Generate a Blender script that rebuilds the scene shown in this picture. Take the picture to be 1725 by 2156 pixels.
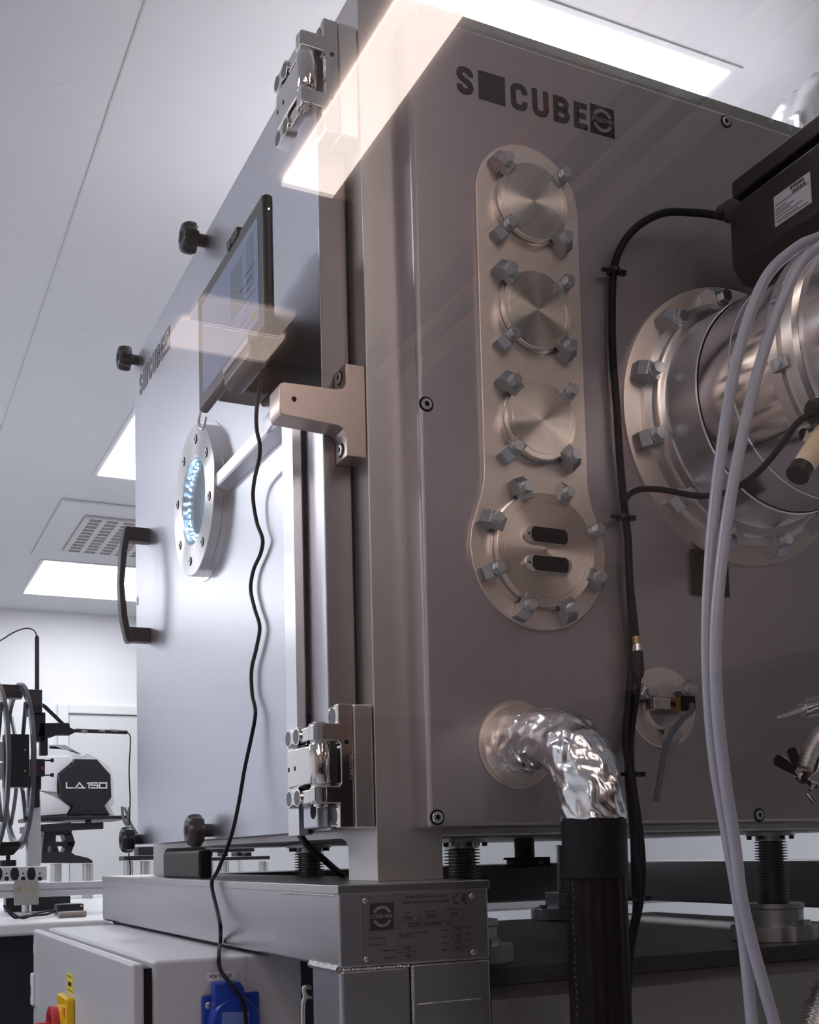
import bpy, bmesh, math, random
from mathutils import Vector, Matrix, noise
S = bpy.context.scene
for o in list(bpy.data.objects): bpy.data.objects.remove(o)
COL = S.collection
FLOOR = 0.93                      # everything is laid out from the top of the base beam, 0.93 m above the floor
# ------------------------------------------------------------------ camera
ROW = (Vector((0.90090109, -0.4332952, -0.02514946)), Vector((0.01077026, 0.08024513, -0.99671697)), Vector((0.4338908, 0.89767254, 0.07695963)))
EYE = Vector((-0.52018935, -1.28, 0.03714968))
FPX, CX, CY = 2427.74, 862.5, 1606.79
cd = bpy.data.cameras.new('camera'); cam = bpy.data.objects.new('camera', cd); COL.objects.link(cam)
cd.sensor_fit = 'HORIZONTAL'; cd.sensor_width = 36; cd.lens = FPX/1725*36; cd.shift_y = (CY-1078)/1725
cd.clip_start = 0.01
r, d, f = ROW
cam.matrix_world = Matrix(((r.x, -d.x, -f.x, EYE.x), (r.y, -d.y, -f.y, EYE.y), (r.z, -d.z, -f.z, EYE.z), (0, 0, 0, 1)))
S.camera = cam
# ------------------------------------------------------------------ world and exposure
w = bpy.data.worlds.new('world'); S.world = w; w.use_nodes = True
w.node_tree.nodes['Background'].inputs[0].default_value = (0.8, 0.85, 1, 1); w.node_tree.nodes['Background'].inputs[1].default_value = 0.0
S.view_settings.view_transform = 'Standard'; S.view_settings.look = 'None'
S.view_settings.exposure = 0.0; S.view_settings.gamma = 1; S.view_settings.use_curve_mapping = False
LAMP = 11.5; HALL = 8.2
# ------------------------------------------------------------------ helpers
def U(ax, val, px, py):
    """point of the plane ax=val that the photograph shows at (px, py)"""
    d = ROW[0]*((px-CX)/FPX) + ROW[1]*((py-CY)/FPX) + ROW[2]
    i = 'xyz'.index(ax)
    return EYE + d*((val-EYE[i])/d[i])
MATS = {}
def mat(name, col, rough=0.5, metal=0.0, bump=None, emit=None, spec=None, var=None, alpha=None, trans=None, coat=None, aniso=None):
    if name in MATS: return MATS[name]
    m = bpy.data.materials.new(name); m.use_nodes = True; nt = m.node_tree; b = nt.nodes['Principled BSDF']
    b.inputs['Base Color'].default_value = (*col, 1); b.inputs['Roughness'].default_value = rough; b.inputs['Metallic'].default_value = metal
    if spec is not None: b.inputs['Specular IOR Level'].default_value = spec
    if coat: b.inputs['Coat Weight'].default_value = coat
    if trans: b.inputs['Transmission Weight'].default_value = trans
    if emit: b.inputs['Emission Color'].default_value = (*emit[0], 1); b.inputs['Emission Strength'].default_value = emit[1]
    tc = nt.nodes.new('ShaderNodeTexCoord')
    if var:                                        # (scale vector, amount): streaks and blotches of the surface itself
        mp = nt.nodes.new('ShaderNodeMapping'); mp.inputs['Scale'].default_value = var[0]
        nz = nt.nodes.new('ShaderNodeTexNoise'); nz.inputs['Scale'].default_value = 1; nz.inputs['Detail'].default_value = 4
        nt.links.new(tc.outputs['Object'], mp.inputs[0]); nt.links.new(mp.outputs[0], nz.inputs[0])
        mx = nt.nodes.new('ShaderNodeMix'); mx.data_type = 'RGBA'
        a = var[1]
        mx.inputs[6].default_value = (*[max(0, c*(1-a)) for c in col], 1); mx.inputs[7].default_value = (*[min(1, c*(1+a)) for c in col], 1)
        nt.links.new(nz.outputs[0], mx.inputs[0]); nt.links.new(mx.outputs[2], b.inputs['Base Color'])
        mr = nt.nodes.new('ShaderNodeMapRange'); mr.inputs[3].default_value = max(0.02, rough*(1-a)); mr.inputs[4].default_value = min(1, rough*(1+a))
        nt.links.new(nz.outputs[0], mr.inputs[0]); nt.links.new(mr.outputs[0], b.inputs['Roughness'])
    if bump:                                       # (kind, scale vector, strength, distance)
        mp = nt.nodes.new('ShaderNodeMapping'); mp.inputs['Scale'].default_value = bump[1]
        tx = nt.nodes.new('ShaderNodeTexVoronoi' if bump[0] == 'voronoi' else 'ShaderNodeTexNoise')
        tx.inputs['Scale'].default_value = 1
        if bump[0] == 'crease': tx.noise_type = 'RIDGED_MULTIFRACTAL'; tx.inputs['Detail'].default_value = 2.5; tx.inputs['Distortion'].default_value = .6
        bp = nt.nodes.new('ShaderNodeBump'); bp.inputs['Strength'].default_value = bump[2]; bp.inputs['Distance'].default_value = bump[3]
        nt.links.new(tc.outputs['Object'], mp.inputs[0]); nt.links.new(mp.outputs[0], tx.inputs[0])
        nt.links.new(tx.outputs[0], bp.inputs['Height']); nt.links.new(bp.outputs[0], b.inputs['Normal'])
    MATS[name] = m; return m
def radial_metal(name, col, rough, centre_axis='y'):
    """lathe-turned face: grooves run in circles, so the highlights fan out from the centre"""
    m = mat(name, col, rough, 1.0); nt = m.node_tree; b = nt.nodes['Principled BSDF']
    b.inputs['Anisotropic'].default_value = 0.92
    tg = nt.nodes.new('ShaderNodeTangent'); tg.direction_type = 'RADIAL'; tg.axis = centre_axis.upper()
    nt.links.new(tg.outputs[0], b.inputs['Tangent'])
    b.inputs['Anisotropic Rotation'].default_value = 0.25
    return m
class MB:
    def __init__(s): s.bm = bmesh.new()
    def _basis(s, z):
        z = z.normalized(); a = Vector((0, 0, 1)) if abs(z.z) < 0.9 else Vector((1, 0, 0))
        x = a.cross(z).normalized(); return x, z.cross(x), z
    def poly(s, pts):
        vs = [s.bm.verts.new(p) for p in pts]; return s.bm.faces.new(vs)
    def box(s, a, b):
        x0, x1 = sorted((a[0], b[0])); y0, y1 = sorted((a[1], b[1])); z0, z1 = sorted((a[2], b[2]))
        v = [s.bm.verts.new(p) for p in ((x0,y0,z0),(x1,y0,z0),(x1,y1,z0),(x0,y1,z0),(x0,y0,z1),(x1,y0,z1),(x1,y1,z1),(x0,y1,z1))]
        for q in ((3,2,1,0),(4,5,6,7),(0,1,5,4),(1,2,6,5),(2,3,7,6),(3,0,4,7)): s.bm.faces.new([v[i] for i in q])
        return s
    def obox(s, c, dx, dy, dz, R=None):
        R = R or Matrix.Identity(3); c = Vector(c); v = []
        for sz in (-1, 1):
            for sx, sy in ((-1,-1),(1,-1),(1,1),(-1,1)): v.append(s.bm.verts.new(c + R @ Vector((sx*dx/2, sy*dy/2, sz*dz/2))))
        for q in ((3,2,1,0),(4,5,6,7),(0,1,5,4),(1,2,6,5),(2,3,7,6),(3,0,4,7)): s.bm.faces.new([v[i] for i in q])
        return s
    def lathe(s, prof, o, ax, n=48, ph=0):
        """prof: (distance along the axis, radius) pairs"""
        o = Vector(o); x, y, z = s._basis(Vector(ax)); rings = []
        for h, r in prof:
            if r < 1e-6: rings.append([s.bm.verts.new(o+z*h)])
            else: rings.append([s.bm.verts.new(o+z*h+(x*math.cos(ph+2*math.pi*i/n)+y*math.sin(ph+2*math.pi*i/n))*r) for i in range(n)])
        for A, B in zip(rings, rings[1:]):
            for i in range(n):
                j = (i+1) % n
                if len(A) == 1 and len(B) == 1: continue
                if len(A) == 1: s.bm.faces.new((A[0], B[i], B[j]))
                elif len(B) == 1: s.bm.faces.new((A[i], A[j], B[0]))
                else: s.bm.faces.new((A[i], A[j], B[j], B[i]))
        return s
    def cyl(s, a, b, r, n=24, r2=None, ph=0):
        a = Vector(a); b = Vector(b); L = (b-a).length
        return s.lathe([(0, 0), (0, r), (L, r if r2 is None else r2), (L, 0)], a, b-a, n, ph)
    def sphere(s, c, r, n=16):
        return s.lathe([(-r*math.cos(math.pi*i/8), r*math.sin(math.pi*i/8) if 0 < i < 8 else 0) for i in range(9)], c, (0, 0, 1), n)
    def tube(s, pts, r, n=12, sub=6, rad=None, closed=False):
        P = [Vector(p) for p in pts]; Q = []
        m = len(P)
        for i in range(m if closed else m-1):
            p0, p1, p2, p3 = (P[(i-1) % m], P[i], P[(i+1) % m], P[(i+2) % m]) if closed else (P[max(i-1, 0)], P[i], P[i+1], P[min(i+2, m-1)])
            for k in range(sub):
                t = k/sub
                Q.append(0.5*((2*p1)+(p2-p0)*t+(2*p0-5*p1+4*p2-p3)*t*t+(3*p1-p0-3*p2+p3)*t*t*t))
        if not closed: Q.append(P[-1])
        rings = []; prev = None; N = len(Q)
        for i, q in enumerate(Q):
            t = (Q[(i+1) % N if closed else min(i+1, N-1)] - Q[(i-1) % N if closed else max(i-1, 0)]).normalized()
            if prev is None: x, y, _ = s._basis(t)
            else: x = (prev - t*prev.dot(t)).normalized(); y = t.cross(x)
            prev = x
            rr = rad(i/(N-1)) if rad else r
            rings.append([s.bm.verts.new(q+(x*math.cos(2*math.pi*k/n)+y*math.sin(2*math.pi*k/n))*rr) for k in range(n)])
        for i in range(N if closed else N-1):
            A, B = rings[i], rings[(i+1) % N]
            for k in range(n): s.bm.faces.new((A[k], A[(k+1) % n], B[(k+1) % n], B[k]))
        if not closed: s.bm.faces.new(rings[0][::-1]); s.bm.faces.new(rings[-1])
        return s
    def prism(s, pts, o, ux, uy, depth):
        """2-D outline pts laid out along ux, uy from o, thickened by the vector depth"""
        o = Vector(o); ux = Vector(ux); uy = Vector(uy); dv = Vector(depth)
        A = [s.bm.verts.new(o+ux*a+uy*b) for a, b in pts]; B = [s.bm.verts.new(o+ux*a+uy*b+dv) for a, b in pts]
        s.bm.faces.new(A[::-1]); s.bm.faces.new(B); n = len(pts)
        for i in range(n): s.bm.faces.new((A[i], A[(i+1) % n], B[(i+1) % n], B[i]))
        return s
    def ring(s, o, ax, r0, r1, h, n=48):
        return s.lathe([(0, r0), (0, r1), (h, r1), (h, r0), (0, r0)], o, ax, n)
def world_of(o):
    v = Vector((0, 0, 0))
    while o: v = v + o.location; o = o.parent
    return v
def tag(o, label=None, cat=None, group=None, kind=None):
    if label: o['label'] = label
    if cat: o['category'] = cat
    if group: o['group'] = group
    if kind: o['kind'] = kind
    return o
def obj(name, mb, m, parent=None, label=None, cat=None, group=None, kind=None, bevel=0, smooth=35, seg=2, flat=False):
    bm = mb.bm
    bmesh.ops.recalc_face_normals(bm, faces=bm.faces)
    if parent is None:
        xs = [v.co for v in bm.verts]
        org = Vector(((min(v.x for v in xs)+max(v.x for v in xs))/2, (min(v.y for v in xs)+max(v.y for v in xs))/2, min(v.z for v in xs)))
        loc = org
    else: org = world_of(parent); loc = Vector((0, 0, 0))
    bmesh.ops.translate(bm, verts=bm.verts, vec=-org)
    me = bpy.data.meshes.new(name); bm.to_mesh(me); bm.free()
    o = bpy.data.objects.new(name, me); COL.objects.link(o); o.location = loc
    if parent: o.parent = parent
    me.materials.append(m)
    if not flat:
        me.shade_smooth(); me.set_sharp_from_angle(angle=math.radians(smooth))
    if bevel:
        bv = o.modifiers.new('bevel', 'BEVEL'); bv.width = bevel; bv.segments = seg; bv.limit_method = 'ANGLE'; bv.angle_limit = math.radians(40)
        bv.harden_normals = True
    return tag(o, label, cat, group, kind)
def thing(name, loc, label, cat, group=None):
    o = bpy.data.objects.new(name, None); COL.objects.link(o); o.location = loc; o.empty_display_size = 0.02
    return tag(o, label, cat, group)
def copy_tree(o, parent=None):
    c = o.copy(); COL.objects.link(c)
    if parent: c.parent = parent
    for ch in list(o.children): copy_tree(ch, c)
    return c
def text(name, s, o, ux, uy, size, m, parent, wide=1.0, bold=0.0, thick=0.0006, space=1.0, fit=None):
    """lettering standing on the point o, running along ux with its top towards uy; fit = width it must fill"""
    cu = bpy.data.curves.new(name, 'FONT'); cu.body = s; cu.size = 1; cu.extrude = 0.0; cu.offset = bold; cu.space_character = space
    cu.resolution_u = 3
    t = bpy.data.objects.new(name, cu); COL.objects.link(t)
    dg = bpy.context.evaluated_depsgraph_get(); dg.update()
    me = bpy.data.meshes.new_from_object(t.evaluated_get(dg)); bpy.data.objects.remove(t)
    bm = bmesh.new(); bm.from_mesh(me); bpy.data.meshes.remove(me)
    xs = [v.co.x for v in bm.verts]; ys = [v.co.y for v in bm.verts]
    x0, y0 = min(xs), min(ys); H = max(ys)-y0; W = max(xs)-x0
    sy = size/H; sx = (fit/W) if fit else sy*wide
    ux = Vector(ux); uy = Vector(uy); n = ux.cross(uy); o = Vector(o)
    g = bmesh.ops.extrude_face_region(bm, geom=bm.faces[:])
    up = [e for e in g['geom'] if isinstance(e, bmesh.types.BMVert)]
    ups = set(up)
    for v in bm.verts:
        c = v.co.copy(); v.co = o+ux*((c.x-x0)*sx)+uy*((c.y-y0)*sy)+n*(thick if v in ups else 0)
    mb = MB(); mb.bm.free(); mb.bm = bm
    return obj(name, mb, m, parent, flat=True)
def arc(cx, cy, r, a0, a1, n):
    return [(cx+r*math.cos(math.radians(a0+(a1-a0)*i/n)), cy+r*math.sin(math.radians(a0+(a1-a0)*i/n))) for i in range(n+1)]
# ------------------------------------------------------------------ materials
M_wall = mat('white_wall', (0.80, 0.80, 0.83), 0.6, var=((2, 2, 2), 0.02))
M_ceil = mat('white_ceiling', (0.66, 0.67, 0.70), 0.55, var=((1.5, 1.5, 1.5), 0.03))
M_seam = mat('ceiling_seam', (0.56, 0.57, 0.57), 0.6)
M_floor = mat('grey_floor', (0.45, 0.46, 0.48), 0.4, var=((3, 3, 3), 0.06))
M_lamp = mat('lamp_diffuser', (1, 1, 1), 0.5, emit=((0.95, 0.97, 1.0), LAMP))
M_hall = mat('hall_lamp_diffuser', (1, 1, 1), 0.5, emit=((1.0, 0.86, 0.78), HALL))
M_hallwall = mat('hall_wall', (0.34, 0.27, 0.25), 0.8, var=((2, 2, 2), 0.05))
M_hallceil = mat('hall_ceiling', (0.86, 0.74, 0.69), 0.8)
M_halldark = mat('hall_dark_metal', (0.012, 0.011, 0.013), 0.6, spec=0.15)
M_door = mat('satin_aluminium', (0.66, 0.67, 0.74), 0.34, 1.0, var=((3, 3, 40), 0.03))
M_frame = mat('machined_aluminium', (0.60, 0.57, 0.57), 0.38, 0.85, var=((30, 30, 3), 0.04))
M_panel = mat('anodised_panel', (0.46, 0.42, 0.445), 0.42, 0.8, var=((2, 2, 60), 0.04))
M_edge = mat('door_edge_metal', (0.30, 0.28, 0.29), 0.42, 0.8)
M_beam = mat('brushed_steel', (0.52, 0.51, 0.54), 0.36, 1.0, var=((2, 60, 60), 0.08))
M_weld = mat('weld_steel', (0.66, 0.65, 0.66), 0.28, 1.0, bump=('noise', (300, 300, 300), 0.6, 0.002))
M_steel = mat('stainless_steel', (0.76, 0.72, 0.70), 0.28, 1.0)
M_disc = radial_metal('turned_steel', (0.96, 0.86, 0.78), 0.24)
M_plate = mat('port_plate_steel', (0.86, 0.76, 0.70), 0.42, 1.0)
M_clamp = mat('clamp_steel', (0.42, 0.43, 0.45), 0.36, 0.9)
M_bolt = mat('zinc_bolt', (0.62, 0.64, 0.67), 0.3, 0.9)
M_chrome = mat('polished_chrome', (0.80, 0.77, 0.75), 0.06, 1.0)
M_bright = mat('bright_aluminium', (0.82, 0.82, 0.86), 0.28, 1.0)
M_black = mat('black_plastic', (0.014, 0.013, 0.017), 0.36, spec=0.35)
M_rubber = mat('black_rubber', (0.010, 0.009, 0.012), 0.5, spec=0.2)
M_ink = mat('dark_print', (0.03, 0.026, 0.028), 0.6)
M_inkgrey = mat('grey_print', (0.10, 0.095, 0.12), 0.5)
M_void = mat('dark_recess', (0.004, 0.004, 0.005), 0.8)
M_foil = mat('aluminium_foil', (0.90, 0.90, 0.92), 0.22, 1.0, bump=('crease', (22, 22, 22), 1.0, 0.02))
M_tubing = mat('milky_tubing', (0.50, 0.50, 0.60), 0.32, trans=0.30)
M_cab = mat('grey_enamel', (0.60, 0.60, 0.65), 0.33, bump=('noise', (900, 900, 900), 0.04, 0.001))
M_screen = mat('tablet_screen', (0.02, 0.02, 0.03), 0.10, emit=((0.30, 0.36, 0.62), 0.30))
M_glass_lcd = mat('tablet_bezel', (0.05, 0.05, 0.055), 0.22)
M_white = mat('white_plastic', (0.80, 0.80, 0.84), 0.35)
M_alu = mat('aluminium_profile', (0.66, 0.66, 0.70), 0.36, 0.75)
M_post = mat('steel_post', (0.60, 0.60, 0.60), 0.22, 1.0)
M_labelw = mat('white_label', (0.80, 0.80, 0.84), 0.45)
M_yellow = mat('yellow_plastic', (0.85, 0.50, 0.004), 0.3)
M_yellowlab = mat('yellow_label', (0.80, 0.70, 0.03), 0.5)
M_red = mat('red_plastic', (0.50, 0.025, 0.03), 0.3)
M_blue = mat('blue_plastic', (0.012, 0.055, 0.42), 0.3)
M_bluelab = mat('pale_blue_label', (0.16, 0.24, 0.60), 0.4)
M_brass = mat('brass', (0.75, 0.60, 0.32), 0.25, 1.0)
M_board = mat('circuit_board', (0.20, 0.13, 0.04), 0.5)
M_led = mat('blue_led', (0.1, 0.4, 1), 0.4, emit=((0.25, 0.62, 1.0), 9))
M_ledw = mat('white_led', (0.8, 0.9, 1), 0.4, emit=((0.75, 0.95, 1.0), 9))
M_brownblk = mat('dark_brown_block', (0.016, 0.012, 0.011), 0.4, spec=.25)
M_ctl = mat('brown_anodised_box', (0.05, 0.040, 0.038), 0.30, 0.4)
M_cream = mat('cream_plastic', (0.80, 0.62, 0.42), 0.45)
M_slab = mat('perforated_slab', (0.045, 0.045, 0.05), 0.42, bump=('voronoi', (60, 60, 60), 0.6, 0.004))
M_green = mat('green_screen_patch', (0.02, 0.03, 0.03), 0.3, emit=((0.22, 0.30, 0.42), 0.25))
M_pink = mat('pink_knob', (0.75, 0.42, 0.42), 0.4)
def glass(name, base, tint=(1, 1, 1), lo=0.0):
    """clear pane: looks through straight, mirrors by the viewing angle"""
    m = bpy.data.materials.new(name); m.use_nodes = True; nt = m.node_tree; nt.nodes.clear()
    out = nt.nodes.new('ShaderNodeOutputMaterial'); tr = nt.nodes.new('ShaderNodeBsdfTransparent'); gl = nt.nodes.new('ShaderNodeBsdfGlossy')
    tr.inputs[0].default_value = (*tint, 1); gl.inputs['Roughness'].default_value = lo; gl.inputs['Color'].default_value = (1, 1, 1, 1)
    ge = nt.nodes.new('ShaderNodeNewGeometry'); dt = nt.nodes.new('ShaderNodeVectorMath'); dt.operation = 'DOT_PRODUCT'
    nt.links.new(ge.outputs['Normal'], dt.inputs[0]); nt.links.new(ge.outputs['Incoming'], dt.inputs[1])
    ab = nt.nodes.new('ShaderNodeMath'); ab.operation = 'ABSOLUTE'; nt.links.new(dt.outputs['Value'], ab.inputs[0])
    iv = nt.nodes.new('ShaderNodeMath'); iv.operation = 'SUBTRACT'; iv.inputs[0].default_value = 1; nt.links.new(ab.outputs[0], iv.inputs[1])
    pw = nt.nodes.new('ShaderNodeMath'); pw.operation = 'POWER'; nt.links.new(iv.outputs[0], pw.inputs[0]); pw.inputs[1].default_value = 5
    ma = nt.nodes.new('ShaderNodeMath'); ma.operation = 'MULTIPLY_ADD'; nt.links.new(pw.outputs[0], ma.inputs[0]); ma.inputs[1].default_value = 1-base; ma.inputs[2].default_value = base
    mx = nt.nodes.new('ShaderNodeMixShader'); nt.links.new(ma.outputs[0], mx.inputs[0]); nt.links.new(tr.outputs[0], mx.inputs[1]); nt.links.new(gl.outputs[0], mx.inputs[2])
    nt.links.new(mx.outputs[0], out.inputs[0]); return m
M_pane = glass('window_glass', 0.055)
M_port = glass('viewport_glass', 0.10, (0.85, 0.93, 1.0))
# ================================================================== THE ROOM
ZC = 1.637; X0, X1, Y1 = -3.2, 5.0, 6.3; YG = -1.0; ZF = -FLOOR
def struct(name, mb, m, **k): return obj(name, mb, m, kind='structure', **k)
struct('floor', MB().box((X0-.1, -4.3, ZF-.1), (X1+.1, Y1+.1, ZF)), M_floor)
struct('ceiling', MB().box((X0-.1, YG+.02, ZC), (X1+.1, Y1+.1, ZC+.1)), M_ceil)
struct('wall_back', MB().box((X0-.1, Y1, ZF), (X1+.1, Y1+.1, ZC)), M_wall)
struct('wall_left', MB().box((X0-.1, YG, ZF), (X0, Y1, ZC)), M_wall)
struct('wall_right', MB().box((X1, YG, ZF), (X1+.1, Y1, ZC)), M_wall)
# front wall of the clean room: sill and lintel around the long window the picture is taken through
struct('wall_front', MB().box((X0, YG-.03, ZF), (X1, YG+.03, -.55)), M_wall)
struct('window_1', MB().box((X0, YG-.004, -.55), (X1, YG+.004, ZC)), M_pane)
# the corridor this side of the glass: seen only in the pane
HB = -4.17
struct('wall_hall', MB().box((X0-.1, HB-.1, ZF), (X1, HB, ZC)), M_hallwall)
struct('wall_hall_left', MB().box((X0-.1, HB, ZF), (X0, YG, ZC)), M_hallwall)
struct('wall_hall_right', MB().box((1.62, HB, ZF), (1.72, YG-.03, ZC)), M_hallwall)
struct('trim_4', MB().box((X0-.1, HB-.1, ZC), (X1+.1, YG-.02, ZC+.1)), M_hallceil)     # corridor ceiling
struct('trim_5', MB().box((.50, -3.225, ZC-.008), (1.6, -3.203, ZC)), mat('hall_trim', (0.75, 0.55, 0.48), 0.6))
def lampbox(name, x0, y0, x1, y1, label, m=M_lamp, group=None, z=ZC):
    t = thing(name, ((x0+x1)/2, (y0+y1)/2, z-.012), label, 'ceiling light', group)
    obj('diffuser', MB().box((x0, y0, z-.006), (x1, y1, z-.001)), m, t)
    fr = MB()
    for a, b in (((x0-.02, y0-.02), (x1+.02, y0)), ((x0-.02, y1), (x1+.02, y1+.02)), ((x0-.02, y0), (x0, y1)), ((x1, y0), (x1+.02, y1))):
        fr.box((a[0], a[1], z-.004), (b[0], b[1], z-.0005))
    obj('lamp_frame', fr, M_ceil, t)
    return t
lampbox('ceiling_light', .38, .465, 1.10, 1.27, 'large white ceiling panel light above the dark side panel of the machine')
lampbox('ceiling_light', .38, 2.69, 1.10, 3.49, 'white ceiling panel light whose corner shows left of the machine door, above the air grille')
lampbox('ceiling_light', .38, 4.99, 1.10, 5.80, 'white ceiling panel light low behind the black door handle, nearest the back wall')
for k, (x, y) in enumerate(((-1.95, .45), (-1.95, 2.69), (-1.95, 4.99), (2.7, .465), (2.7, 2.69))):
    lampbox('ceiling_light', x, y, x+.72, y+.8, 'white ceiling panel light outside the picture, %s' % ['front left', 'middle left', 'back left', 'front right', 'middle right'][k])
# corridor lamps, ducts and orange edge strip (mirrored in the glass, except the fill panels)
for k, (x, nm) in enumerate(((-2.6, 'left'), (-1.5, 'nearer'))):  # unseen fill panels, added to brighten the mirrored corridor
    t = thing('corridor_light', (x, -2.5, ZC-.02), 'added warm fill panel at the corridor ceiling, outside the picture, %s one' % nm, 'strip light')
    obj('diffuser', MB().box((x, -3.4, ZC-.014), (x+.6, -1.5, ZC-.002)), mat('hall_fill_diffuser', (1, 1, 1), .5, emit=((1.0, .86, .80), 4.0)), t)
t = thing('corridor_light', (.445, -2.15, ZC-.02), 'long warm corridor strip light, mirrored as a pink band across the upper hinge', 'strip light')
obj('diffuser', MB().box((.38, -3.195, ZC-.014), (.51, -1.06, ZC-.002)), M_hall, t)
t = thing('corridor_light', (.58, -3.8, ZC-.02), 'short warm corridor ceiling light, mirrored as a pink glow over the tablet', 'strip light')
obj('diffuser', MB().box((.34, -4.155, ZC-.014), (.66, -3.97, ZC-.002)), mat('hall_soft_diffuser', (1, 1, 1), .5, emit=((1, .80, .70), 2.8)), t)
obj('fade_diffuser', MB().box((.36, -3.965, ZC-.014), (.64, -3.82, ZC-.002)), mat('hall_fade_diffuser', (1, 1, 1), .5, emit=((1, .80, .72), 1.7)), t)  # dimmer strip added so the mirrored glow fades towards its upper edge
def duct(x0, x1, z0, z1, label, m):
    obj('ceiling_duct', MB().box((x0, -4.1, z0), (x1, -1.08, z1)), m, None, label, 'duct', bevel=.004)
duct(1.19, 1.35, ZC-.10, ZC-.002, 'wide dark duct under the corridor ceiling, mirrored across the side panel', M_halldark)
duct(1.39, 1.60, ZC-.12, ZC-.002, 'widest dark duct beside the corridor wall', M_halldark)
duct(.93, .99, ZC-.04, ZC-.002, 'narrow dark duct under the corridor ceiling beside the orange strip', M_halldark)
duct(1.06, 1.09, ZC-.03, ZC-.002, 'thin dark conduit under the corridor ceiling between two ducts', M_halldark)
obj('lit_edge_strip', MB().box((.813, -3.1, ZC-.012), (.821, -1.1, ZC-.002)), mat('lit_edge_orange', (1.0, .32, .10), .5), None, 'thin strip on the corridor ceiling, coloured orange as a warm lit edge, mirrored through the logo', 'edge strip')  # orange colour stands in for warm light along a thin ceiling edge
t = thing('corridor_cabinet', (1.45, -2.6, ZF), 'low dark cabinet row along the corridor, mirrored in the lower part of the window', 'cabinet')
obj('cabinet_body', MB().box((1.35, -4.1, ZF), (1.615, -1.1, .425)), M_halldark, t, bevel=.005)
obj('cabinet_top', MB().box((1.33, -4.1, .426), (1.615, -1.1, .45)), M_halldark, t, bevel=.003)
t = thing('corridor_cabinet', (-.9, -4.0, ZF), 'long low dark cabinet row along the far corridor wall, seen only as a reflection', 'cabinet')
obj('cabinet_body', MB().box((-3.1, -4.16, ZF), (1.34, -3.9, .425)), M_halldark, t, bevel=.005)
obj('cabinet_top', MB().box((-3.1, -4.16, .426), (1.325, -3.88, .45)), M_halldark, t, bevel=.003)
# air grille in the ceiling
g = thing('air_grille', (.76, 4.35, ZC-.03), 'square perforated white air diffuser in the ceiling left of the machine', 'air vent')
fr = MB()
for a, b in (((.296, 3.87), (1.2, 4.04)), ((.296, 4.70), (1.2, 4.87)), ((.296, 4.04), (.427, 4.70)), ((1.07, 4.04), (1.2, 4.70))): fr.box((a[0], a[1], ZC-.014), (b[0], b[1], ZC-.0005))
obj('vent_frame', fr, M_ceil, g, bevel=.004)
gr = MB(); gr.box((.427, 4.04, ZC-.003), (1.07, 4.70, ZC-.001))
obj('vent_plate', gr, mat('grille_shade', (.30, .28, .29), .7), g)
gr = MB()
for i in range(9): gr.box((.44+.078*i-.012, 4.05, ZC-.026), (.44+.078*i+.012, 4.69, ZC-.006))
for j in range(12): gr.box((.43, 4.06+.057*j-.008, ZC-.024), (1.065, 4.06+.057*j+.008, ZC-.008))
obj('vent_louvre', gr, mat('grille_white', (.60, .58, .58), .5), g)
# ceiling joints
def seam(n, a, b, wd=.004):
    a = Vector(a); b = Vector(b); dvec = (b-a).normalized(); s = Vector((-dvec.y, dvec.x, 0))*wd/2
    struct('trim_%d' % n, MB().obox((a+b)/2, (b-a).length, wd, .003, Matrix.Rotation(math.atan2(dvec.y, dvec.x), 3, 'Z')), M_seam)
seam(6, (-.045, .2, ZC-.001), (-.045, 6.2, ZC-.001))
seam(7, (1.13, 1.9, ZC-.001), (1.13, 6.2, ZC-.001))
# door in the back wall
dm = MB()
struct('door_1', MB().box((.72, Y1-.012, ZF), (1.75, Y1-.001, .975)), mat('door_grey', (.66, .66, .68), .5))
fr = MB().box((.645, Y1-.03, ZF), (.715, Y1-.001, 1.04)).box((1.755, Y1-.03, ZF), (1.825, Y1-.001, 1.04)).box((.715, Y1-.03, .98), (1.755, Y1-.001, 1.04))
struct('trim_9', fr, mat('door_frame', (.74, .74, .76), .5), bevel=.006)
struct('trim_10', MB().box((1.9, Y1-.015, -.28), (4.9, Y1-.001, -.20)), M_seam)
# ================================================================== THE MACHINE
YF = .0964; YP = .052; XD = .049; YD0, YD1 = .1418, 1.295; ZB, ZT = .0685, 1.176
mc = thing('vacuum_chamber', (.70, .72, 0), 'large square grey thermal vacuum chamber with a thick door and dark side panel', 'machine')
obj('chamber_body', MB().box((.195, .112, .056), (1.25, 1.33, 1.236)), M_frame, mc, bevel=.004)
# frame flange with feet
YR = 1.44-YF
fl = MB()
out = [(YF, .0), (YF, 1.24), (YR, 1.24), (YR, 0), (YR-.096, 0), (YR-.096, .035)] + [(YR-.118+.022*math.cos(math.radians(a)), .035+.022*math.sin(math.radians(a))) for a in (30, 60)] + [(YR-.125, .058)] + \
      [(YF+.122, .058)] + [(YF+.118-.022*math.cos(math.radians(a)), .035+.022*math.sin(math.radians(a))) for a in (60, 30)] + [(YF+.098, .035), (YF+.098, 0)]
fl.prism(out, (.095, 0, 0), (0, 1, 0), (0, 0, 1), (.0965, 0, 0))
obj('frame_flange', fl, M_frame, mc, bevel=.0015)
DT = thing('chamber_door', (.07, .72, ZB), 'large pale blue-grey satin metal door of the chamber, on the left', 'door')
obj('door_seal', MB().box((.0885, YD0+.006, ZB+.006), (.0955, YD1-.006, ZT-.006)), M_rubber, DT)
dr = obj('door_panel', MB().box((XD, YD0+.0012, ZB), (.089, YD1, ZT)), M_door, DT, bevel=.0010)
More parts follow.
